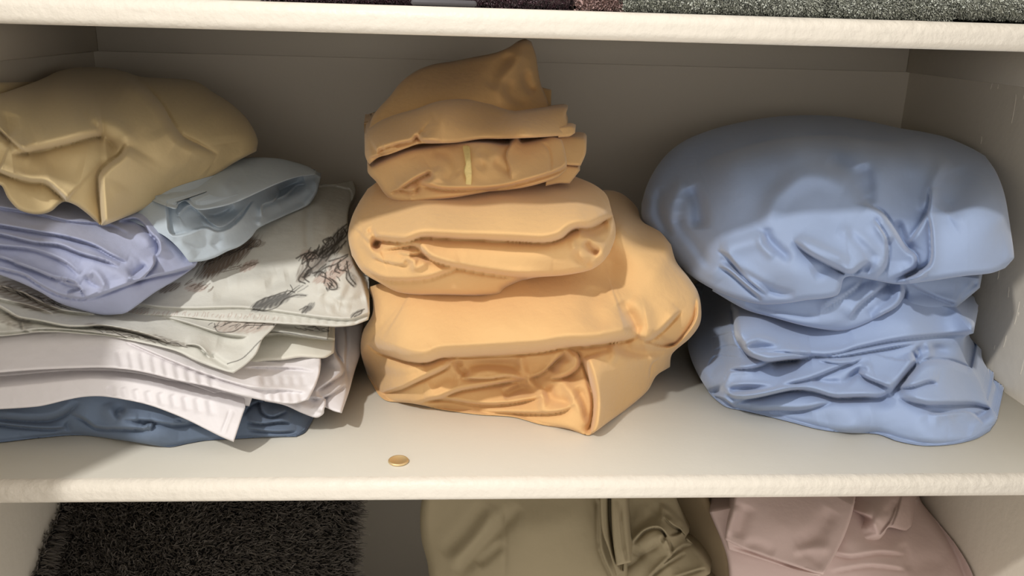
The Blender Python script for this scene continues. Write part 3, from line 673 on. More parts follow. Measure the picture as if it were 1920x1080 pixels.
# ================================================================== MIDDLE PILE (apricot)
tag(cloth('bundled_sheet', M_OR,
    C(4, [(150, 430), (300, 380), (600, 300), (900, 180), (1060, 60), (1110, 35), (1180, 50), (1240, 105), (1262, 162), (1330, 200), (1378, 255)]),
    C(4, [(150, 790), (195, 866), (232, 890), (330, 900), (450, 925), (600, 945), (740, 955), (850, 985), (960, 1003), (1043, 1029), (1075, 1012), (1130, 972), (1200, 922), (1282, 850), (1320, 787), (1374, 752)]),
    C(4, [(160, 450, .155), (600, 420, .135), (900, 370, .135), (1140, 60, .30), (1240, 120, .30), (1180, 184, .165), (1140, 330, .150), (1370, 270, .17), (1404, 130+200, .17), (1480, 480, .15), (1495, 560, .145), (1440, 650, .15), (1375, 745, .17),
          (160, 780, ('z', .012)), (232, 889, ('z', .001)), (450, 924, ('z', .001)), (740, 954, ('z', .001)), (1043, 1028, ('z', .001)), (1200, 922, ('z', .004)),
          (130, 640, .15), (300, 600, .10), (700, 580, .085), (1000, 560, .088), (1250, 480, .118), (300, 800, .105), (600, 800, .105), (850, 820, .10), (1050, 850, .085), (1200, 750, .10), (1300, 650, .125), (900, 240, .17)]),
    left=C(4, [(150, 430), (170, 480), (168, 540), (130, 610), (122, 690), (150, 790)]),
    right=C(4, [(1378, 255), (1400, 325), (1450, 390), (1488, 450), (1501, 520), (1494, 580), (1455, 635), (1384, 698), (1374, 752)]),
    rim=((12, 8), (16, 16), (9, 8), (20, 18)), nz=(.9, 60, .2), back=('round', .16), tz=.13, seed=51, step=1.7,
    strokes=[L_(4, [(150, 660), (190, 690), (260, 715), (320, 732), (390, 735), (450, 716), (560, 710), (700, 704), (850, 692), (950, 673), (1040, 668), (1130, 655), (1205, 642), (1250, 622)], 16, 44, r=24, w2=52, b=.9, t0=.1, t1=.05),
             L_(4, [(1235, 628), (1285, 647), (1340, 610), (1380, 570), (1420, 525)], 7, 18, r=8, w2=14), V_(4, [(1170, 490), (1215, 560), (1240, 620)], 6, 14), R_(4, [(1220, 470), (1270, 540), (1290, 630)], 4, 14),
             V_(4, [(1080, 430), (1060, 520), (1110, 600)], 3, 18), R_(4, [(1130, 430), (1180, 470), (1200, 540)], 3, 13), R_(4, [(1300, 350), (1380, 440), (1400, 520)], 2.5, 26),
             L_(4, [(1262, 640), (1330, 665), (1390, 660), (1440, 610), (1475, 550), (1482, 470)], -5, 10, r=5), V_(4, [(1300, 610), (1360, 650), (1405, 662)], 4, 6),
             V_(4, [(1150, 665), (1230, 690), (1320, 685), (1400, 665)], 7, 11), R_(4, [(1120, 690), (1240, 720), (1360, 705)], 3, 10), R_(4, [(1130, 660), (1150, 700), (1130, 740)], 3, 7),
             # central crumple
             B_(4, (800, 780), -20, 95, ry=42, a=2), B_(4, (800, 830), -9, 26, ry=16), B_(4, (640, 740), -8, 60, ry=12),
             R_(4, [(770, 700), (775, 750), (800, 800), (790, 830)], 7, 8), R_(4, [(560, 782), (640, 765), (720, 778), (790, 800)], 7, 9), L_(4, [(530, 800), (640, 800), (720, 790), (790, 805)], 6, 12),
             L_(4, [(890, 800), (960, 790), (1010, 745), (1000, 700), (960, 680)], 8, 15, r=8), V_(4, [(890, 770), (930, 720), (970, 700)], 8, 8), L_(4, [(800, 800), (860, 775), (920, 720), (950, 700)], 6, 9),
             R_(4, [(480, 730), (512, 770), (530, 790)], 6, 8), V_(4, [(520, 720), (515, 760), (560, 785)], 7, 9),
             L_(4, [(200, 862), (280, 845), (340, 818), (400, 790), (470, 755), (500, 720)], 9, 18, r=9, w2=12), R_(4, [(200, 745), (300, 765), (380, 745)], 5, 12), V_(4, [(190, 775), (280, 790), (380, 770)], 3, 12),
             L_(4, [(380, 888), (440, 880), (520, 850), (600, 835), (720, 815), (780, 808)], 8, 16, r=8), V_(4, [(400, 830), (470, 790), (520, 800)], 4, 12),
             L_(4, [(330, 905), (420, 885), (480, 886), (600, 905), (720, 902), (820, 885), (870, 870)], 6, 12, r=6, w2=9), V_(4, [(700, 870), (760, 840), (780, 820)], 6, 9), R_(4, [(700, 845), (740, 825), (790, 830)], 5, 7),
             R_(4, [(790, 810), (850, 850), (860, 900), (850, 930)], 7, 8), V_(4, [(880, 830), (900, 880), (980, 900)], 6, 10), R_(4, [(840, 820), (930, 810), (960, 840), (990, 880)], 5, 8),
             L_(4, [(600, 943), (740, 942), (880, 942), (950, 930), (990, 905)], 6, 13, r=6), L_(4, [(1045, 1025), (1060, 960), (1064, 880), (1045, 800), (1018, 718)], -13, 26, r=14, w2=12, b=.6, t0=.05, t1=.05),
             B_(4, (985, 790), -9, 20, ry=16), V_(4, [(1000, 830), (1030, 900), (1040, 980)], 5, 9), R_(4, [(1090, 720), (1085, 850), (1060, 990)], 4, 18), V_(4, [(1160, 760), (1180, 840), (1130, 930)], 2.5, 26),
             R_(4, [(960, 860), (1010, 920), (1040, 1000)], 3, 9), L_(4, [(1290, 800), (1300, 740), (1330, 720)], 2, 10)]),
    'apricot orange bundled sheet with crumpled front, lowest of the orange pile', 'sheet')

tag(cloth('rolled_sheet', M_OR,
    C(4, [(150, 30), (230, -20), (400, -40), (700, -60), (950, -30), (1040, 0), (1090, 28), (1120, 60), (1138, 120)]),
    C(4, [(85, 300), (130, 368), (200, 412), (270, 448), (350, 459), (450, 459), (600, 463), (690, 461), (725, 440), (775, 405), (830, 390), (950, 380), (1050, 360), (1100, 328), (1130, 290)]),
    C(4, [(200, -10, .22), (600, -40, .22), (1000, 0, .21), (389, 114, .112), (713, 108, .11), (1000, 100, .11), (1130, 100, .14), (1150, 210, .115), (1120, 310, .102), (75, 200, .14), (110, 330, .13), (300, 445, .11), (600, 455, .105), (690, 460, .11),
          (400, 200, .085), (800, 200, .082), (300, 320, .088), (850, 380, .09), (600, 300, .085), (850, 320, .08)]),
    left=C(4, [(150, 30), (112, 90), (84, 150), (70, 220), (85, 300)]), right=C(4, [(1138, 120), (1153, 180), (1152, 230), (1130, 290)]),
    rim=((16, 10), (16, 16), (13, 14), (18, 18)), nz=(.6, 60, 0), back=('round', .13), bz=.14, tz=.21, seed=55, step=1.6, zmin=.10,
    strokes=[L_(4, [(165, 262), (190, 243), (300, 247), (370, 229), (450, 232), (600, 238), (750, 245), (870, 249), (935, 232), (985, 196), (1060, 188), (1145, 138)], 11, 34, r=17, w2=16, b=.85, t0=.03, t1=.05),
             B_(4, (185, 262), -12, 7, ry=9), B_(4, (985, 200), -8, 14, ry=6, a=-30), V_(4, [(150, 195), (172, 215), (184, 250)], 5, 6), R_(4, [(120, 215), (150, 260), (200, 300)], 4, 9),
             L_(4, [(205, 285), (300, 268), (350, 268), (390, 310), (450, 335), (550, 358), (650, 375), (760, 388), (900, 388)], 8, 20, r=11, w2=13, b=.8),
             R_(4, [(290, 300), (335, 318), (345, 350), (400, 320)], 5, 6), V_(4, [(320, 300), (360, 300), (400, 315)], 5, 5), L_(4, [(270, 292), (330, 300), (380, 290)], 4, 6), S_(4, [(300, 320), (320, 345)], 3, 5),
             L_(4, [(165, 310), (230, 330), (320, 345)], 3, 10), L_(4, [(130, 350), (200, 395), (300, 405), (400, 395), (470, 370), (530, 348)], 5, 13, r=8),
             B_(4, (755, 425), -12, 26, ry=10, a=-20), V_(4, [(690, 455), (740, 425), (800, 400)], 8, 9),
             V_(4, [(1030, 240), (1050, 272), (1085, 292)], 7, 6), R_(4, [(1000, 215), (1050, 235), (1105, 275), (1090, 320)], 4, 9), V_(4, [(985, 275), (1005, 315), (1055, 352)], 4, 8), R_(4, [(975, 225), (990, 280), (1040, 330)], 3, 7),
             V_(4, [(1010, 205), (1060, 205), (1125, 170)], 4, 9), R_(4, [(480, 250), (700, 290), (900, 290)], 2, 24)]),
    'apricot orange rolled-up sheet in the middle of the orange pile', 'sheet')

oc = thing('folded_fitted_sheet', (.02, .2, .2), 'apricot fitted sheet topping the orange pile, with a cream seam and peak behind', 'sheet')
cloth('back_peak', M_OR,
    C(3, [(240, 620), (262, 540), (305, 480), (375, 405), (440, 322), (530, 252), (640, 207), (780, 184), (900, 160), (1040, 132), (1130, 95), (1185, 58), (1232, 44), (1270, 62)]),
    C(3, [(240, 760), (500, 740), (800, 700), (1000, 690), (1200, 640), (1372, 560)]),
    C(3, [(230, 620, .23), (440, 330, .29), (780, 190, .33), (1230, 50, .34), (1280, 80, .345), (1330, 330, .33), (1370, 500, .28), (600, 400, .26), (900, 420, .25), (1180, 250, .30), (240, 740, .20), (800, 700, .22), (1200, 630, .25), (1060, 330, .275)]),
    right=C(3, [(1270, 62), (1300, 150), (1315, 250), (1332, 335), (1360, 400), (1380, 470), (1372, 560)]),
    rim=((12, 10), (6, 5), (0, 0), (8, 10)), nz=(1.2, 60, 1.2), back=('round', .02), seed=61, parent=oc, zmin=.1,
    strokes=[R_(3, [(1225, 60), (1190, 170), (1110, 260), (1065, 320), (1095, 420), (1180, 470)], 7, 13), V_(3, [(1130, 130), (1080, 230), (1020, 360)], 6, 16), V_(3, [(1235, 240), (1240, 320), (1290, 380)], 6, 9),
             R_(3, [(1250, 120), (1270, 250), (1330, 400)], 4, 10), V_(3, [(1140, 300), (1130, 400), (1250, 460)], 4, 10)])
cloth('tucked_end', M_OR, C(3, [(1310, 340), (1345, 352), (1397, 365)]), C(3, [(1310, 520), (1350, 520), (1393, 500)]),
    C(3, [(1310, 340, .35), (1397, 365, .35), (1393, 500, .32), (1310, 520, .31)]), rim=((3, 3), (3, 3), (0, 0), (0, 0)), back=('flat', .03), parent=oc, nz=None)
cloth('upper_fold', M_OR,
    C(3, [(222, 640), (300, 575), (400, 530), (540, 495), (650, 452), (750, 430), (850, 425), (930, 433), (1010, 455), (1100, 492), (1180, 515), (1290, 502), (1400, 485), (1475, 474), (1500, 484)]),
    C(3, [(245, 838), (300, 795), (370, 775), (480, 735), (560, 708), (650, 706), (800, 700), (950, 678), (1100, 676), (1300, 668), (1420, 660), (1496, 658)]),
    C(3, [(225, 650, .21), (400, 530, .225), (850, 430, .235), (1180, 515, .21), (1495, 485, .22), (1495, 650, .18), (1100, 670, .155), (800, 695, .15), (500, 730, .15), (245, 830, .17), (700, 560, .16), (1200, 590, .155), (300, 700, .17)]),
    left=C(3, [(222, 640), (218, 700), (216, 770), (228, 810), (245, 838)]), right=C(3, [(1500, 484), (1488, 530), (1498, 600), (1496, 658)]),
    rim=((14, 12), (7, 5), (9, 9), (9, 10)), nz=(.8, 55, -.1), back=('flat', .10), seed=63, step=1.7, parent=oc, zmin=.1,
    strokes=[L_(3, [(295, 765), (350, 735), (430, 712), (520, 692), (545, 665), (570, 690), (700, 700)], 6, 16, r=8, t0=.02), S_(3, [(300, 748), (340, 742)], 5, 5), V_(3, [(545, 690), (560, 655), (610, 630)], 3, 6),
             L_(3, [(235, 800), (280, 790), (340, 760), (420, 735)], 5, 9), V_(3, [(690, 540), (640, 570), (570, 640)], 2.5, 14), R_(3, [(650, 520), (760, 490), (900, 500), (1000, 540)], 3, 16), V_(3, [(900, 460), (1000, 500), (1100, 560)], 2.5, 16),
             R_(3, [(230, 740), (260, 770), (240, 800)], 3, 6), R_(3, [(750, 600), (1000, 620), (1300, 600), (1490, 600)], 3, 16)])
cloth('curled_corner', M_OR, C(3, [(1440, 600), (1500, 592), (1530, 594), (1550, 608)]), C(3, [(1440, 668), (1490, 664), (1515, 660), (1546, 640)]),
    C(3, [(1450, 610, .18), (1548, 610, .19), (1546, 640, .185), (1450, 665, .175)]), rim=((5, 5), (5, 5), (5, 5), (0, 0)), back=('flat', .04), parent=oc, nz=None, step=1.5)
cloth('right_flap', M_OR, C(3, [(1400, 690), (1450, 662), (1520, 664), (1602, 672), (1619, 700)]), C(3, [(1400, 840), (1470, 840), (1530, 845), (1582, 846)]),
    C(3, [(1400, 700, .17), (1450, 665, .19), (1610, 690, .195), (1582, 845, .165), (1400, 840, .15)]), right=C(3, [(1619, 700), (1614, 770), (1582, 846)]), rim=((4, 4), (5, 6), (5, 5), (0, 0)), back=('flat', .08), parent=oc, nz=(.4, 30, 0), step=2)
cloth('lower_flap', M_OR, C(3, [(1380, 860), (1480, 845), (1560, 852), (1578, 875)]), C(3, [(1360, 975), (1430, 960), (1480, 958), (1512, 960)]),
    C(3, [(1400, 860, .16), (1570, 868, .175), (1512, 958, .16), (1400, 965, .15)]), rim=((4, 4), (5, 5), (5, 5), (0, 0)), back=('flat', .08), parent=oc, nz=(.4, 30, 0), step=2)
cloth('lower_fold', M_OR,
    C(3, [(236, 830), (262, 852), (300, 835), (400, 790), (500, 752), (640, 730), (780, 706), (900, 700), (1000, 702), (1120, 716), (1150, 690), (1178, 668), (1212, 704), (1330, 682), (1400, 662), (1462, 680)]),
    C(3, [(366, 1052), (420, 1068), (510, 1076), (600, 1068), (700, 1058), (800, 1046), (900, 1028), (1000, 1011), (1120, 1000), (1230, 983), (1340, 955), (1440, 918), (1495, 868)]),
    C(3, [(240, 840, .185), (400, 800, .165), (780, 715, .165), (1100, 720, .165), (1400, 675, .175), (1490, 860, .15), (1400, 900, .135), (1000, 1005, .13), (600, 1060, .125), (370, 1045, .15), (300, 950, .165), (700, 880, .132), (1200, 850, .135), (900, 800, .138)]),
    left=C(3, [(236, 830), (236, 890), (290, 950), (330, 1010), (366, 1052)]), right=C(3, [(1462, 680), (1482, 750), (1493, 820), (1495, 868)]),
    rim=((7, 6), (6, 5), (9, 9), (12, 14)), nz=(.9, 36, .5), back=('flat', .12), seed=67, step=1.5, parent=oc, zmin=.1,
    strokes=[L_(3, [(575, 968), (640, 985), (720, 998), (850, 1000), (1000, 996), (1120, 978), (1230, 950), (1380, 905), (1470, 868), (1495, 845)], 6, 14, r=7, w2=8, t0=.05, t1=0),
             L_(3, [(430, 1000), (470, 980), (540, 935), (600, 905), (640, 880)], 7, 14, r=7), R_(3, [(620, 880), (660, 895), (655, 935), (600, 950), (560, 940)], 4, 6), S_(3, [(610, 900), (640, 915)], 4, 5),
             R_(3, [(660, 860), (695, 900), (680, 950)], 3, 7), L_(3, [(380, 1020), (440, 1000), (520, 1010), (570, 975)], 4, 9), S_(3, [(530, 950), (560, 985), (510, 1060)], 4, 6), R_(3, [(500, 960), (530, 1020), (500, 1060)], 3, 6),
             V_(3, [(640, 760), (750, 790), (800, 870)], 3, 10), V_(3, [(720, 950), (780, 880), (820, 900)], 2.5, 9), V_(3, [(930, 740), (990, 790), (930, 870)], 3, 10), R_(3, [(960, 830), (1040, 770), (1080, 800)], 3, 9),
             L_(3, [(1140, 930), (1130, 850), (1110, 780), (1140, 710), (1175, 670)], -4, 9), V_(3, [(1030, 820), (1090, 860), (1140, 900)], 3, 8), V_(3, [(1325, 690), (1375, 735), (1393, 800), (1392, 880), (1370, 900)], 2, 2.6),
             V_(3, [(1120, 720), (1000, 705), (900, 715)], 2, 8)])
cloth('label_seam', M_BIND, C(3, [(834, 722), (856, 716), (880, 724)]), C(3, [(846, 984), (866, 988), (892, 982)]),
    C(3, [(834, 725, .153), (880, 725, .153), (848, 800, .1285), (888, 800, .1285), (848, 860, .1225), (890, 860, .1225), (848, 920, .119), (892, 920, .119), (846, 984, .1175), (892, 984, .1175)]),
    left=C(3, [(834, 722), (848, 790), (854, 830), (844, 880), (854, 930), (846, 984)]), right=C(3, [(880, 724), (886, 800), (890, 830), (894, 900), (892, 982)]),
    rim=((2, 2), (2.5, 2), (2, 2), (2.5, 2)), back=('flat', .006), parent=oc, nz=(.5, 8, 0), step=1.2)

# ================================================================== RIGHT PILE (blue)
tag(cloth('folded_sheet', M_BLUE,
    C(6, [(150, 200), (165, 155), (240, 135), (400, 60), (700, 60), (1000, 80), (1250, 60), (1400, 80), (1530, 118), (1590, 180), (1645, 246)]),
    C(6, [(140, 470), (205, 575), (250, 618), (300, 650), (400, 672), (530, 702), (650, 732), (800, 770), (950, 790), (1120, 797), (1230, 835), (1350, 858), (1450, 860), (1560, 848), (1660, 822), (1735, 780)]),
    C(6, [(160, 180, .30), (240, 140, .30), (150, 460, .18), (205, 575, ('z', .006)), (300, 650, ('z', .001)), (530, 701, ('z', .001)), (800, 769, ('z', .001)), (1120, 796, ('z', .001)), (1400, 858, ('z', .001)), (1650, 826, ('z', .001)), (1735, 775, .085), (1775, 710, .095),
          (1720, 600, .13), (1640, 430, .15), (1600, 300, .14), (1640, 248, .115), (345, 250, .14), (420, 330, .12), (600, 160, .17), (1000, 250, .125), (1300, 200, .12), (1500, 130, .15), (300, 500, .125), (300, 300, .19), (600, 430, .115), (600, 600, .105),
          (1000, 450, .10), (1000, 600, .085), (1000, 720, .068), (1400, 760, .058), (1500, 600, .085), (1500, 450, .11), (1200, 350, .11)]),
    left=C(6, [(150, 200), (100, 270), (85, 310), (105, 390), (140, 470)]),
    right=C(6, [(1645, 246), (1600, 268), (1592, 330), (1605, 400), (1660, 470), (1700, 550), (1728, 630), (1775, 705), (1735, 780)]),
    rim=((0, 0), (18, 16), (16, 15), (24, 26)), nz=(.7, 60, -.1), back=('flat', .16), tz=.10, seed=71, step=1.6,
    strokes=[L_(6, [(330, 130), (338, 210), (350, 275), (385, 335), (425, 375), (520, 403), (640, 398), (760, 385)], 14, 26, r=12, w2=16, b=.85, t0=0),
             L_(6, [(405, 330), (430, 345), (600, 350), (800, 366), (900, 360), (1000, 332), (1200, 290), (1400, 266), (1590, 254), (1650, 248)], 5, 18, r=8, w2=8, t1=0),
             B_(6, (490, 325), -12, 28, ry=6, a=3), R_(6, [(580, 305), (470, 275), (410, 300), (405, 335), (450, 352)], 6, 6),
             V_(6, [(950, 340), (920, 280), (980, 240)], 2, 18), R_(6, [(1100, 180), (1300, 180), (1480, 170)], 2, 24),
             L_(6, [(640, 400), (750, 375), (900, 376), (1050, 352), (1200, 325), (1330, 305)], 5, 8, t0=.05), L_(6, [(800, 398), (900, 412), (980, 412), (1040, 385)], 4, 8),
             L_(6, [(300, 455), (340, 445), (450, 438), (540, 408), (620, 395), (700, 388)], 9, 16, r=8, w2=10), V_(6, [(540, 425), (620, 405), (700, 392)], 9, 7),
             B_(6, (238, 568), -16, 13, ry=7, a=-10), S_(6, [(225, 575), (280, 520), (310, 455)], 6, 5), R_(6, [(450, 448), (330, 455), (295, 500), (285, 545), (310, 590)], 7, 7),
             B_(6, (420, 548), -12, 34, ry=7, a=-2), R_(6, [(560, 528), (400, 525), (330, 530), (308, 555), (340, 585), (500, 572), (640, 545)], 5, 5),
             L_(6, [(290, 570), (330, 600), (450, 603), (560, 580), (660, 558), (740, 552)], 7, 10, r=6, w2=6), L_(6, [(345, 630), (400, 612), (500, 590), (640, 562), (760, 566), (880, 600), (960, 602), (1050, 597), (1140, 598), (1200, 560)], 10, 18, r=9, w2=10, b=.9),
             B_(6, (960, 600), -8, 40, ry=7), L_(6, [(600, 530), (700, 512), (780, 490), (880, 450), (940, 425), (985, 412)], 6, 14, r=8), V_(6, [(760, 500), (850, 515), (920, 512)], 5, 6),
             B_(6, (985, 475), -16, 22, ry=8, a=-38), R_(6, [(930, 512), (1000, 440), (1040, 425), (1075, 430), (1060, 450)], 5, 6), L_(6, [(1010, 462), (1060, 495), (1120, 520), (1195, 548)], 8, 14, r=7, w2=7),
             L_(6, [(1190, 580), (1230, 530), (1290, 460), (1330, 400), (1310, 345)], 11, 24, r=12, w2=10, b=.8), V_(6, [(640, 530), (760, 560), (900, 580)], 3, 12),
             B_(6, (1445, 340), -15, 22, ry=12), R_(6, [(1380, 300), (1405, 330), (1400, 370), (1350, 405), (1320, 420)], 6, 6), S_(6, [(1330, 325), (1350, 350), (1340, 400)], 7, 8),
             L_(6, [(1612, 430), (1520, 398), (1400, 392), (1320, 440), (1240, 540), (1225, 570)], 8, 26, r=14, w2=8, b=.7, t0=0), S_(6, [(1230, 560), (1290, 490)], 5, 6),
             L_(6, [(1215, 560), (1330, 535), (1400, 512), (1450, 520)], 6, 14, r=7), L_(6, [(1235, 600), (1300, 622), (1400, 640), (1550, 640), (1650, 640), (1740, 660)], 9, 24, r=12, w2=10, b=.8, t1=.05),
             B_(6, (1440, 668), -7, 22, ry=6), B_(6, (1690, 690), -14, 16, ry=7, a=-25), L_(6, [(1400, 685), (1500, 680), (1600, 672), (1650, 690), (1700, 740)], -5, 12), V_(6, [(1380, 690), (1440, 760), (1500, 700)], 3, 16), V_(6, [(1540, 680), (1560, 740), (1640, 780)], 3, 14),
             L_(6, [(210, 590), (270, 600), (340, 650)], 5, 10), L_(6, [(430, 675), (560, 668), (700, 670), (820, 640), (880, 620)], 5, 16, r=9), V_(6, [(540, 700), (640, 680), (760, 670)], 3, 10), V_(6, [(800, 740), (950, 700), (1080, 660)], 3, 20), R_(6, [(1080, 760), (1250, 780), (1500, 820)], 3, 26),
             B_(6, (1160, 610), -8, 22, ry=14), L_(6, [(220, 270), (330, 240), (360, 245)], 2, 10), L_(6, [(225, 340), (320, 310), (380, 330)], 2, 9), L_(6, [(190, 430), (240, 370), (380, 380)], 2, 10), V_(6, [(200, 480), (260, 420), (340, 410)], 2, 8)]),
    'sky blue folded sheet with looping folds, flat on the shelf at the right', 'sheet')

U = thing('bundled_sheet', (.36, .2, .1), 'large puffy sky blue bundled sheet on top of the right pile', 'sheet')
cloth('gathered_underside', M_BLUE,
    C(5, [(420, 820), (700, 850), (1000, 850), (1300, 860), (1500, 860), (1690, 880)]),
    C(5, [(400, 940), (560, 1030), (692, 1068), (850, 1110), (1000, 1133), (1080, 1125), (1180, 1082), (1260, 1040), (1400, 1036), (1500, 1034), (1560, 1030), (1600, 1000), (1690, 925)]),
    C(5, [(420, 850, .16), (700, 870, .15), (1000, 870, .13), (1300, 880, .14), (1690, 890, .17), (400, 935, .17), (692, 1060, .135), (1000, 1128, .125), (1260, 1040, .13), (1560, 1020, .155), (1690, 920, .165), (1000, 980, .115), (1250, 950, .14)]),
    rim=((0, 0), (6, 6), (10, 12), (8, 8)), nz=(.8, 40, -.3), back=('flat', .08), seed=81, step=1.8, parent=U, zmin=.05,
    strokes=[L_(5, [(1180, 1085), (1260, 1045), (1310, 1000), (1330, 940), (1310, 900)], 10, 22, r=10, b=.8), B_(5, (1250, 905), -14, 16, ry=12), L_(5, [(920, 1040), (1000, 990), (1090, 930), (1130, 890)], 6, 14), L_(5, [(1060, 1075), (1110, 1010), (1200, 940), (1255, 905)], 7, 14),
             V_(5, [(1000, 960), (1100, 900), (1200, 885)], 5, 9), B_(5, (1420, 950), -9, 44, ry=14), L_(5, [(1340, 905), (1450, 960), (1560, 1000), (1600, 1000)], 4, 18), V_(5, [(1580, 1000), (1630, 940), (1690, 890)], 3, 5), R_(5, [(1560, 1028), (1610, 960), (1660, 905)], 3, 7),
             V_(5, [(560, 1000), (750, 1040), (920, 1050)], 4, 10), R_(5, [(700, 1060), (900, 1090), (1050, 1080)], 3, 10), V_(5, [(1150, 1060), (1220, 1000), (1290, 950)], 4, 8)])
cloth('outer_wrap', M_BLUE,
    C(5, [(58, 520), (85, 430), (130, 345), (190, 272), (280, 208), (420, 155), (560, 122), (700, 100), (850, 92), (1000, 98), (1150, 120), (1290, 152), (1420, 174), (1530, 200), (1640, 246), (1715, 288)]),
    C(5, [(250, 830), (330, 890), (430, 945), (540, 985), (640, 1005), (750, 1000), (850, 985), (1000, 962), (1035, 880), (1080, 870), (1180, 888), (1300, 908), (1450, 892), (1600, 870), (1740, 855), (1812, 830)]),
    C(5, [(60, 520, .26), (130, 345, .30), (280, 210, .33), (560, 125, .36), (850, 95, .37), (1150, 122, .37), (1420, 178, .33), (1640, 250, .27), (1720, 300, .24), (1800, 450, .17), (1840, 620, .135), (1855, 775, .115), (1810, 825, .11),
          (440, 733, .142), (977, 597, .116), (1337, 668, .125), (1800, 590, .118), (150, 650, .22), (280, 850, .19), (430, 935, .155), (700, 990, .12), (1000, 955, .10), (1250, 890, .12), (1450, 885, .108), (1700, 855, .10),
          (700, 400, .165), (1000, 300, .19), (1000, 450, .135), (1350, 400, .165), (1600, 450, .15), (300, 500, .20), (800, 850, .095), (1150, 750, .10), (1600, 750, .098), (800, 225, .228), (800, 290, .182), (1250, 290, .195), (500, 330, .205), (1100, 225, .24), (560, 250, .25), (400, 300, .255), (1400, 240, .25), (1420, 320, .19), (560, 600, .14)]),
    left=C(5, [(58, 520), (62, 590), (120, 670), (180, 750), (250, 830)]), right=C(5, [(1715, 288), (1768, 365), (1808, 470), (1832, 600), (1856, 775), (1840, 800), (1812, 830)]),
    rim=((22, 20), (14, 12), (12, 12), (22, 22)), nz=(1.0, 80, 0), back=('round', .08), bz=.14, seed=83, step=1.8, parent=U, zmin=.08,
    strokes=[L_(5, [(1420, 185), (1280, 222), (1150, 212), (1000, 192), (850, 196), (700, 212), (560, 245), (420, 290), (330, 330)], 9, 60, r=26, w2=30, b=.5, t0=.2, t1=.3),
             R_(5, [(660, 640), (680, 560), (720, 480), (830, 395), (940, 385), (1040, 440)], 7.5, 18), V_(5, [(1120, 330), (1150, 420), (1140, 530)], 9, 16), B_(5, (1080, 260), 5, 30, ry=20), V_(5, [(960, 300), (1060, 360), (1130, 480)], 6, 16),
             B_(5, (1420, 360), 4, 40, ry=60, a=20), R_(5, [(1530, 305), (1490, 370), (1450, 470), (1420, 560)], 10.5, 12), L_(5, [(1450, 440), (1440, 540), (1400, 620), (1345, 700)], 7, 16, r=8),
             V_(5, [(1570, 350), (1600, 430), (1520, 560)], 7.5, 24), R_(5, [(1550, 600), (1680, 520), (1780, 440)], 6, 26),
             L_(5, [(1330, 880), (1440, 812), (1452, 700), (1440, 560)], -8, 16, r=8, t0=.02), B_(5, (1370, 850), -11, 24, ry=5, a=-28), R_(5, [(1290, 895), (1380, 880), (1440, 830)], 6, 5),
             L_(5, [(1140, 520), (1220, 560), (1280, 640), (1330, 720), (1385, 770), (1380, 830), (1310, 870), (1250, 890)], -7, 16, r=9), L_(5, [(1180, 590), (1240, 680), (1250, 760), (1235, 830), (1190, 880)], -6, 14, r=8),
             V_(5, [(1290, 600), (1330, 700), (1370, 760)], 7.5, 8), R_(5, [(1000, 640), (1120, 700), (1200, 800), (1160, 870)], 6, 12), V_(5, [(1050, 650), (1150, 740), (1200, 800)], 6, 10), R_(5, [(1200, 600), (1260, 700)], 6, 10),
             L_(5, [(790, 700), (850, 755), (930, 800), (1030, 850), (1080, 855), (1120, 825), (1158, 800)], 9, 20, r=10, w2=14, b=.9), R_(5, [(790, 700), (840, 700), (950, 750), (1060, 800)], 6, 9), B_(5, (1150, 830), -7, 9, ry=6, a=-30),
             V_(5, [(660, 640), (670, 690), (780, 790)], 6, 9), R_(5, [(640, 650), (640, 720), (700, 780)], 4.5, 8),
             L_(5, [(425, 745), (470, 775), (520, 840), (570, 890), (660, 960)], 6, 15, r=8, w2=8), L_(5, [(430, 825), (480, 850), (560, 920), (640, 985)], 6, 12, r=7, w2=8), V_(5, [(440, 780), (560, 860), (700, 940), (800, 960)], 6, 7),
             R_(5, [(160, 480), (220, 600), (330, 760), (430, 900)], 7.5, 16), V_(5, [(230, 500), (240, 620), (320, 730), (400, 850)], 7.5, 12), V_(5, [(290, 440), (330, 520), (340, 640)], 10.5, 14), R_(5, [(260, 400), (220, 500), (240, 600)], 7.5, 12), V_(5, [(150, 440), (140, 560), (190, 680)], 4.5, 10),
             V_(5, [(880, 860), (960, 830), (1040, 850)], 4.5, 12), R_(5, [(440, 740), (600, 700), (640, 660)], 6, 16), L_(5, [(1290, 905), (1330, 895), (1440, 870)], 3, 6)])

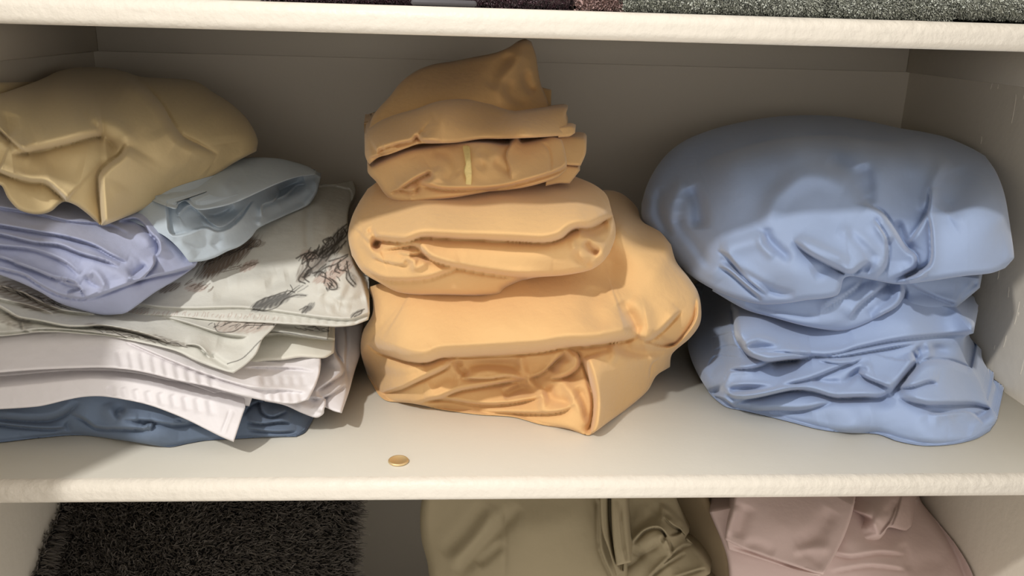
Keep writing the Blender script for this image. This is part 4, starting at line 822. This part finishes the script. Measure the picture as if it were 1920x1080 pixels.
# ================================================================== LOWER COMPARTMENT
def below(c, pts): return C(c, pts)
k1 = thing('folded_sheet', (.02, .2, FZ), 'khaki sheet in flat folded layers below the shelf, nearest the dark rug', 'sheet')
cloth('main_fold', M_KHAKI, [(800, 880), (860, 870), (1000, 870), (1130, 870), (1180, 880)], [(835, 1440), (900, 1452), (1080, 1452), (1170, 1440)],
    [(840, 1440, ('z', FZ)), (1170, 1440, ('z', FZ)), (800, 900, .20), (1000, 900, .19), (1170, 900, .20), (800, 1000, .19), (850, 1130, .15), (1000, 1130, .14), (1170, 1130, .15), (1000, 1000, .155)],
    left=[(800, 880), (788, 960), (790, 1010), (802, 1060), (810, 1150), (835, 1440)], rim=((0, 0), (6, 6), (0, 0), (18, 18)), nz=(.7, 45, 1.4), back=('round', .15), seed=91, parent=k1, floorz=FZ,
    strokes=[V_(9, [(30, 260), (-40, 340), (-120, 420), (-200, 520)], 4, 12), V_(9, [(-100, 250), (-160, 330), (-260, 440)], 3, 14), R_(9, [(-60, 260), (-140, 380), (-240, 480)], 3, 12), S_(9, [(-28, 250), (-24, 380), (-28, 520)], 1.5, 3), V_(9, [(-130, 480), (-60, 420), (-30, 400)], 4, 9),
             L_(9, [(370, 520), (330, 420), (325, 330), (322, 240)], -4, 7, t0=0, t1=0), R_(9, [(0, 330), (150, 320), (290, 280)], 2, 26)])
cloth('folded_edge', M_KHAKI, C(9, [(335, 120), (360, 120)]), C(9, [(390, 520), (420, 500)]),
    C(9, [(335, 130, .185), (360, 130, .188), (390, 510, .135), (420, 500, .137)]), left=C(9, [(335, 120), (330, 240), (338, 350), (365, 430), (390, 520)]), right=C(9, [(368, 120), (362, 240), (365, 350), (380, 440), (405, 490), (420, 500)]),
    rim=((0, 0), (4, 4), (0, 0), (4, 4)), back=('flat', .12), parent=k1, nz=None, step=2, floorz=FZ)
cloth('folded_edge', M_KHAKI, C(9, [(375, 120), (430, 120)]), C(9, [(392, 482), (447, 468)]),
    C(9, [(375, 130, .182), (430, 130, .188), (392, 482, .130), (447, 468, .135)]), left=C(9, [(375, 120), (372, 240), (378, 380), (392, 482)]), right=C(9, [(430, 120), (430, 240), (440, 400), (447, 468)]),
    rim=((0, 0), (4, 4), (4, 4), (4, 4)), back=('flat', .12), parent=k1, nz=(.4, 20, 1.4), step=2, floorz=FZ, strokes=[L_(9, [(430, 470), (415, 400), (405, 300), (402, 240)], 3, 6)])

tag(cloth('crumpled_sheet', M_KHAKI, C(9, [(420, 100), (520, 110), (620, 180), (645, 240)]), C(9, [(420, 1220), (520, 1230), (640, 1220), (720, 1200)]),
    C(9, [(420, 120, .21), (640, 250, .22), (640, 350, .20), (560, 350, .165), (450, 300, .19), (400, 600, .16), (720, 490, .165), (420, 1220, ('z', FZ)), (720, 1200, ('z', FZ)), (600, 450, .165), (500, 500, .16)]),
    right=C(9, [(585, 200), (620, 290), (638, 335), (625, 365), (660, 390), (690, 420), (724, 490), (700, 520), (750, 580), (760, 900), (720, 1200)]),
    rim=((0, 0), (6, 8), (0, 0), (0, 0)), nz=(1.2, 26, .9), back=('flat', .05), seed=95, floorz=FZ, step=1.8,
    strokes=[L_(9, [(450, 400), (500, 350), (550, 340), (575, 370), (560, 400)], 7, 10), S_(9, [(440, 420), (480, 440), (560, 400)], 7, 9), L_(9, [(570, 300), (600, 330), (635, 350), (625, 360), (590, 370)], 6, 7), R_(9, [(560, 250), (570, 300), (610, 320), (630, 340)], 5, 6),
             L_(9, [(600, 440), (590, 400), (560, 350)], 6, 9), L_(9, [(520, 520), (580, 460), (640, 410), (680, 400)], 6, 8), L_(9, [(500, 540), (560, 490), (650, 430)], 5, 6), L_(9, [(600, 530), (660, 510), (724, 490)], 4, 6), R_(9, [(570, 260), (610, 300), (640, 330), (630, 365)], 4, 5),
             V_(9, [(450, 360), (520, 300), (560, 260)], 4, 12), S_(9, [(380, 490), (440, 480), (500, 430)], 6, 8)]),
    'khaki sheet, loosely crumpled with curled edges, beside the flat khaki folds', 'sheet')

tag(cloth('folded_blanket', M_BEIGE, [(1235, 880), (1260, 870), (1300, 870), (1330, 920)], [(1265, 1430), (1300, 1440), (1375, 1430)],
    [(1240, 890, .30), (1320, 900, .26), (1345, 1000, .21), (1385, 1140, .17), (1240, 1140, .25), (1290, 1000, .245), (1265, 1430, .22), (1375, 1430, .2)],
    right=[(1318, 920), (1335, 965), (1362, 1020), (1372, 1090), (1382, 1150), (1375, 1430)], rim=((0, 0), (16, 16), (0, 0), (0, 0)), nz=(.7, 60, 1.3), back=('round', .08), seed=97, floorz=FZ),
    'smooth dark beige folded blanket between the khaki and the pink sheets', 'blanket')

tag(cloth('folded_sheet', M_PINK, [(1330, 960), (1450, 940), (1600, 940), (1700, 930), (1730, 940)], [(1400, 1450), (1500, 1465), (1650, 1465), (1770, 1440)],
    [(1340, 970, .20), (1600, 1000, .165), (1720, 950, .24), (1760, 1000, .21), (1820, 1080, .17), (1850, 1170, .14), (1370, 1080, .16), (1500, 1150, .14), (1650, 1100, .135), (1700, 1170, .12), (1400, 1450, ('z', FZ)), (1770, 1440, ('z', FZ))],
    left=[(1330, 960), (1362, 1040), (1368, 1100), (1370, 1180), (1400, 1450)], right=[(1722, 940), (1760, 985), (1795, 1030), (1822, 1080), (1845, 1180), (1830, 1320), (1770, 1440)],
    rim=((0, 0), (20, 22), (0, 0), (8, 8)), nz=(1.0, 60, .1), back=('flat', .10), tz=-.16, seed=99, floorz=FZ,
    strokes=[L_(8, [(900, 330), (1000, 350), (1150, 330), (1290, 340)], 4, 16), V_(8, [(1290, 420), (1300, 350), (1270, 280)], 3, 9), R_(8, [(950, 260), (1100, 300), (1300, 300)], 3, 18), L_(8, [(900, 430), (1100, 400), (1300, 420)], 3, 16), V_(8, [(1300, 430), (1400, 380), (1500, 400)], 3, 20)]),
    'dusty pink sheet folded at the bottom of the pink pile near the right wall', 'sheet')

pk = thing('folded_pillowcase', (.3, .15, -.17), 'dusty pink pillowcase folded to a downward corner, on top of the pink pile', 'pillowcase')
cloth('curled_end', M_PINK, C(8, [(880, 0), (1000, -20), (1200, -20), (1310, 0)]), C(8, [(940, 245), (1000, 262), (1090, 274), (1150, 262), (1180, 230), (1205, 195), (1290, 212), (1325, 190)]),
    C(8, [(900, 20, .23), (1250, 0, .23), (1320, 180, .20), (1100, 265, .165), (950, 245, .16), (1050, 160, .18), (1140, 150, .165), (1230, 120, .19)]),
    left=C(8, [(880, 0), (900, 100), (940, 245)]), right=C(8, [(1322, 0), (1325, 100), (1325, 190)]), rim=((0, 0), (4, 4), (6, 6), (0, 0)), nz=(.7, 24, .4), back=('flat', .12), seed=101, parent=pk, floorz=FZ, step=1.8,
    strokes=[L_(8, [(900, 60), (1000, 105), (1110, 150)], 7, 12, t0=0), B_(8, (1060, 155), -9, 16, ry=10), R_(8, [(1110, 150), (1150, 230), (1120, 240), (1060, 255)], 4, 6), L_(8, [(1150, 240), (1210, 160), (1250, 60)], -3, 9), L_(8, [(1210, 205), (1245, 120), (1270, 20)], -3, 6), V_(8, [(1180, 120), (1220, 90), (1240, 50)], 2, 7), S_(8, [(1010, 130), (1000, 190)], 6, 6)])
cloth('front_fold', M_PINK, C(8, [(400, -40), (600, -40), (800, -30), (1020, 80)]), C(8, [(335, 258), (420, 300), (530, 340), (620, 372), (720, 405), (800, 432), (860, 447)]),
    C(8, [(400, 0, .20), (800, 0, .20), (1010, 120, .165), (340, 250, .165), (600, 360, .14), (860, 445, .118), (940, 300, .14), (650, 180, .16)]),
    left=C(8, [(400, -40), (380, 80), (350, 180), (335, 258)]), right=C(8, [(1020, 80), (1005, 140), (970, 240), (920, 340), (860, 447)]), rim=((0, 0), (4, 4), (4, 3), (5, 5)), nz=(.8, 60, .7), back=('flat', .10), seed=103, parent=pk, floorz=FZ,
    strokes=[R_(8, [(400, 80), (370, 180), (345, 240)], 3, 9), V_(8, [(460, 80), (420, 170), (400, 250)], 3, 14), V_(8, [(900, 100), (830, 220), (720, 300)], 4, 16), R_(8, [(700, 340), (800, 300), (900, 310)], 3, 10), V_(8, [(700, 350), (780, 340), (850, 400)], 2, 8), V_(8, [(600, 330), (520, 290), (440, 280)], 2, 9)])
cloth('lower_hem', M_PINK, C(8, [(345, 262), (440, 300), (560, 340), (700, 385), (800, 420), (865, 440)]), C(8, [(355, 312), (450, 340), (560, 375), (640, 400), (740, 430), (835, 452)]),
    C(8, [(345, 265, .168), (600, 360, .146), (865, 440, .122), (355, 310, .165), (640, 400, .142), (835, 450, .120)]), rim=((0, 0), (2, 2), (4, 3), (4, 3)), back=('flat', .10), parent=pk, nz=(.3, 20, 0), step=1.8, floorz=FZ,
    strokes=[L_(8, [(380, 290), (500, 330), (640, 378), (760, 415), (850, 443)], 3, 5), B_(8, (690, 400), -4, 20, ry=4, a=18)])

# shag rug
rug = thing('shag_rug', (-.25, .25, FZ), 'dark charcoal shaggy bath rug folded up below the shelf on the left', 'rug')
rb = cloth('backing', M_RUGB, [(120, 870), (300, 860), (500, 860), (672, 870)], [(110, 1430), (300, 1450), (500, 1450), (655, 1440)],
    [(130, 880, .26), (400, 880, .25), (670, 880, .25), (60, 1160, .17), (350, 1160, .14), (655, 1160, .17), (350, 1000, .19), (650, 1020, .21), (130, 1000, .23), (110, 1430, ('z', FZ)), (655, 1440, ('z', FZ))],
    left=[(140, 870), (120, 960), (85, 1040), (50, 1180), (110, 1430)], right=[(668, 870), (670, 950), (664, 1040), (655, 1180), (655, 1440)], rim=((0, 0), (24, 18), (0, 0), (24, 22)), nz=(1.5, 60, .3), back=('round', .08), seed=111, parent=rug, floorz=FZ, step=4)
me = rb.data; nvt = len(me.vertices)
co = np.zeros(nvt*3); me.vertices.foreach_get('co', co); co = co.reshape(-1, 3)
no = np.zeros(nvt*3); me.vertices.foreach_get('normal', no); no = no.reshape(-1, 3)
rs = np.random.RandomState(7)
lo_ = np.array(rug.location); wp = co+lo_
dv = wp-CAM; sel = np.where((wp[:, 1] < .275) & (wp[:, 2] > -.27))[0]
# tufts: short leaning strands, three quads each
Nt = 26000
pick = sel[rs.randint(0, len(sel), Nt)]
basep = wp[pick]+rs.normal(0, .0011, (Nt, 3)); nn = no[pick]
nn = np.where(((nn*dv[pick]).sum(1) > 0)[:, None], -nn, nn)
ln = rs.uniform(.007, .013, (Nt, 1)); lean = np.array([.55, -.35, .45])+rs.normal(0, .45, (Nt, 3))
sw = np.sin(basep[:, 0:1]*60+basep[:, 2:3]*45)*.4
d1 = nn*.8+lean*.5+np.array([0, 0, 1.])*sw*.5; d1 /= np.linalg.norm(d1, axis=1)[:, None]
d2 = d1+np.array([.5, 0, -.35])+rs.normal(0, .3, (Nt, 3)); d2 /= np.linalg.norm(d2, axis=1)[:, None]
side = np.cross(d1, rs.normal(0, 1, (Nt, 3))); side /= np.linalg.norm(side, axis=1)[:, None]+1e-9
wd = rs.uniform(.00045, .0008, (Nt, 1))
p0 = basep; p1 = p0+d1*ln*.6; p2 = p1+d2*ln*.5
VV = np.stack([p0-side*wd, p0+side*wd, p1+side*wd, p1-side*wd, p2+side*wd*.35, p2-side*wd*.35], 1).reshape(-1, 3)
b0 = (np.arange(Nt)*6)[:, None]
FF = np.concatenate([b0+np.array([[0, 1, 2, 3]]), b0+np.array([[3, 2, 4, 5]])], 0)
pile = mesh_obj('pile', VV, FF, M_RUG, rug); pile['kind'] = 'stuff'

# ================================================================== UPPER SHELF
def terry(o_name, m, xa, xb, y0, h, label, cat, seed, group=None, droop=0.0, flatx=False, rings=0, dens=5200, parent=None, zoff=0.0, depth=.22, slant=0):
    """folded towel seen edge-on: rounded front fold with loops of terry standing on it"""
    n = 60; rs = np.random.RandomState(seed); V = []; F = []
    nx = int((xb-xa)/.003)+2; Z0 = H+zoff+.001
    prof = []
    for i in range(n+1):
        a = -math.pi/2+math.pi*i/n; prof.append((-math.cos(a)*h*.5, h*.5+math.sin(a)*h*.5))
    prof = [(depth, .0)]+prof+[(depth, h)]
    xs = np.linspace(xa, xb, nx)
    for j, x in enumerate(xs):
        t = (x-xa)/(xb-xa); e = min(1, min(t, 1-t)*(xb-xa)/(h*.45)); sc = math.sqrt(max(0.02, 1-(1-e)**2))
        yy = y0+.006*math.sin(x*40+seed)+.003*math.sin(x*110+seed*2)+slant*t
        hz = sc*(1+.05*math.sin(x*55+seed))
        for (py_, pz_) in prof: V.append((x, yy+py_*hz+(0 if py_ > 0 else .0)+h*.5, Z0+pz_*hz))
    k = len(prof)
    for j in range(nx-1):
        for i in range(k): F.append((j*k+i, j*k+(i+1) % k, (j+1)*k+(i+1) % k, (j+1)*k+i))
    V = np.array(V); F = np.array(F)
    o = mesh_obj(o_name, V, F, m, parent)
    for c_ in ():
        pass
    if dens:
        Vg = V.reshape(nx, k, 3)[:, 1:n]
        ii = rs.randint(0, nx, dens); jj = rs.randint(0, Vg.shape[1], dens)
        b = Vg[ii, jj]; a_ = -math.pi/2+math.pi*jj/n
        nn = np.stack([np.zeros(dens), -np.cos(a_), np.sin(a_)], 1)+rs.normal(0, .5, (dens, 3)); nn /= np.linalg.norm(nn, axis=1)[:, None]
        sd = np.cross(nn, rs.normal(0, 1, (dens, 3))); sd /= np.linalg.norm(sd, axis=1)[:, None]
        b = b+np.stack([rs.uniform(-.0015, .0015, dens)]+[np.zeros(dens)]*2, 1)
        l = rs.uniform(.0022, .004, (dens, 1)); w0 = .0005
        q = [b-sd*w0, b+sd*w0, b+nn*l+sd*w0*1.3, b+nn*l-sd*w0*1.3]
        t2 = b+nn*l*.9+sd*.0016; q += [t2+sd*w0, t2-nn*l*.5]
        VV = np.stack(q, 1).reshape(-1, 3); VV[:, 2] = np.maximum(VV[:, 2], H+.0004)
        b0 = (np.arange(dens)*6)[:, None]
        FF = np.concatenate([b0+np.array([[0, 1, 2, 3]]), b0+np.array([[3, 2, 4, 5]])], 0)
        if parent is None:
            VVl = VV; lp = mesh_obj('terry_loops', VVl, FF, m); off = Vector(lp.location)-Vector(o.location)
            lp.parent = o; lp.location = off
        else: lp = mesh_obj('terry_loops', VV, FF, m, parent)
        lp['kind'] = 'stuff'
    if parent is None and label: tag(o, label, cat, group or 'towels on the upper shelf')
    return o
terry('folded_towel', M_PURP, -.14, .085, .050, .03, 'dark plum terry towel at the left end of the upper shelf', 'towel', 3, dens=5000)
terry('folded_washcloth', M_LILAC, .088, .118, .022, .02, 'small pale pink terry washcloth wedged between plum and sage towels on the upper shelf', 'washcloth', 5, dens=900)
terry('folded_towel', M_SAGE, .112, .262, .012, .045, 'sage green terry towel nearest the middle of the upper shelf', 'towel', 8, dens=9000)
terry('folded_towel', M_SAGE, .258, .372, .014, .036, 'sage green terry towel second along the upper shelf, curving up into shadow', 'towel', 11, dens=7000, slant=.02)
terry('folded_towel', M_SAGE, .365, .53, .034, .05, 'light sage terry towel on the upper shelf, just behind the ribbed one', 'towel', 13, dens=7000, zoff=.004)
rt = terry('folded_towel', M_RIB, .44, .558, .010, .034, 'grey ribbed towel at the far right end of the upper shelf', 'towel', 17, dens=0)
# ribs
rv = rt.data.vertices
for v_ in rv: v_.co.y += .0016*math.sin((v_.co.x*1.0+v_.co.z*.9)*900)
# grey satin care label poking from the plum towel
tg = box('care_label', (-.032, .022, H+.0005), (.014, .044, H+.0048), M_TAG, bevel=.002, seg=2)
tag(tg, 'pale grey satin strip lying at the shelf edge under the plum towel', 'label')

# ------------------------------------------------------------------ brass disc on the shelf
def coin():
    p = CAM+float(k_z(np.array(747.), np.array(863.), .0015))*rays(np.array(747.), np.array(863.))
    prof = [(0, .0012), (.0062, .0011), (.0068, .0016), (.0078, .0018), (.0084, .0012), (.0085, .0004), (.0082, 0), (0, 0)]
    V = []; F = []; n = 64
    for r_, z_ in prof:
        for i in range(n):
            a = 2*math.pi*i/n; V.append((r_*math.cos(a), r_*math.sin(a), z_+.0002))
    for j in range(len(prof)-1):
        for i in range(n): F.append((j*n+i, j*n+(i+1) % n, (j+1)*n+(i+1) % n, (j+1)*n+i))
    V = np.array(V)+np.array([p[0], p[1], .0002])
    return mesh_obj('coin', V, np.array(F), M_GOLD)
tag(coin(), 'small brass coloured disc lying alone on the white shelf in front of the orange pile', 'coin')
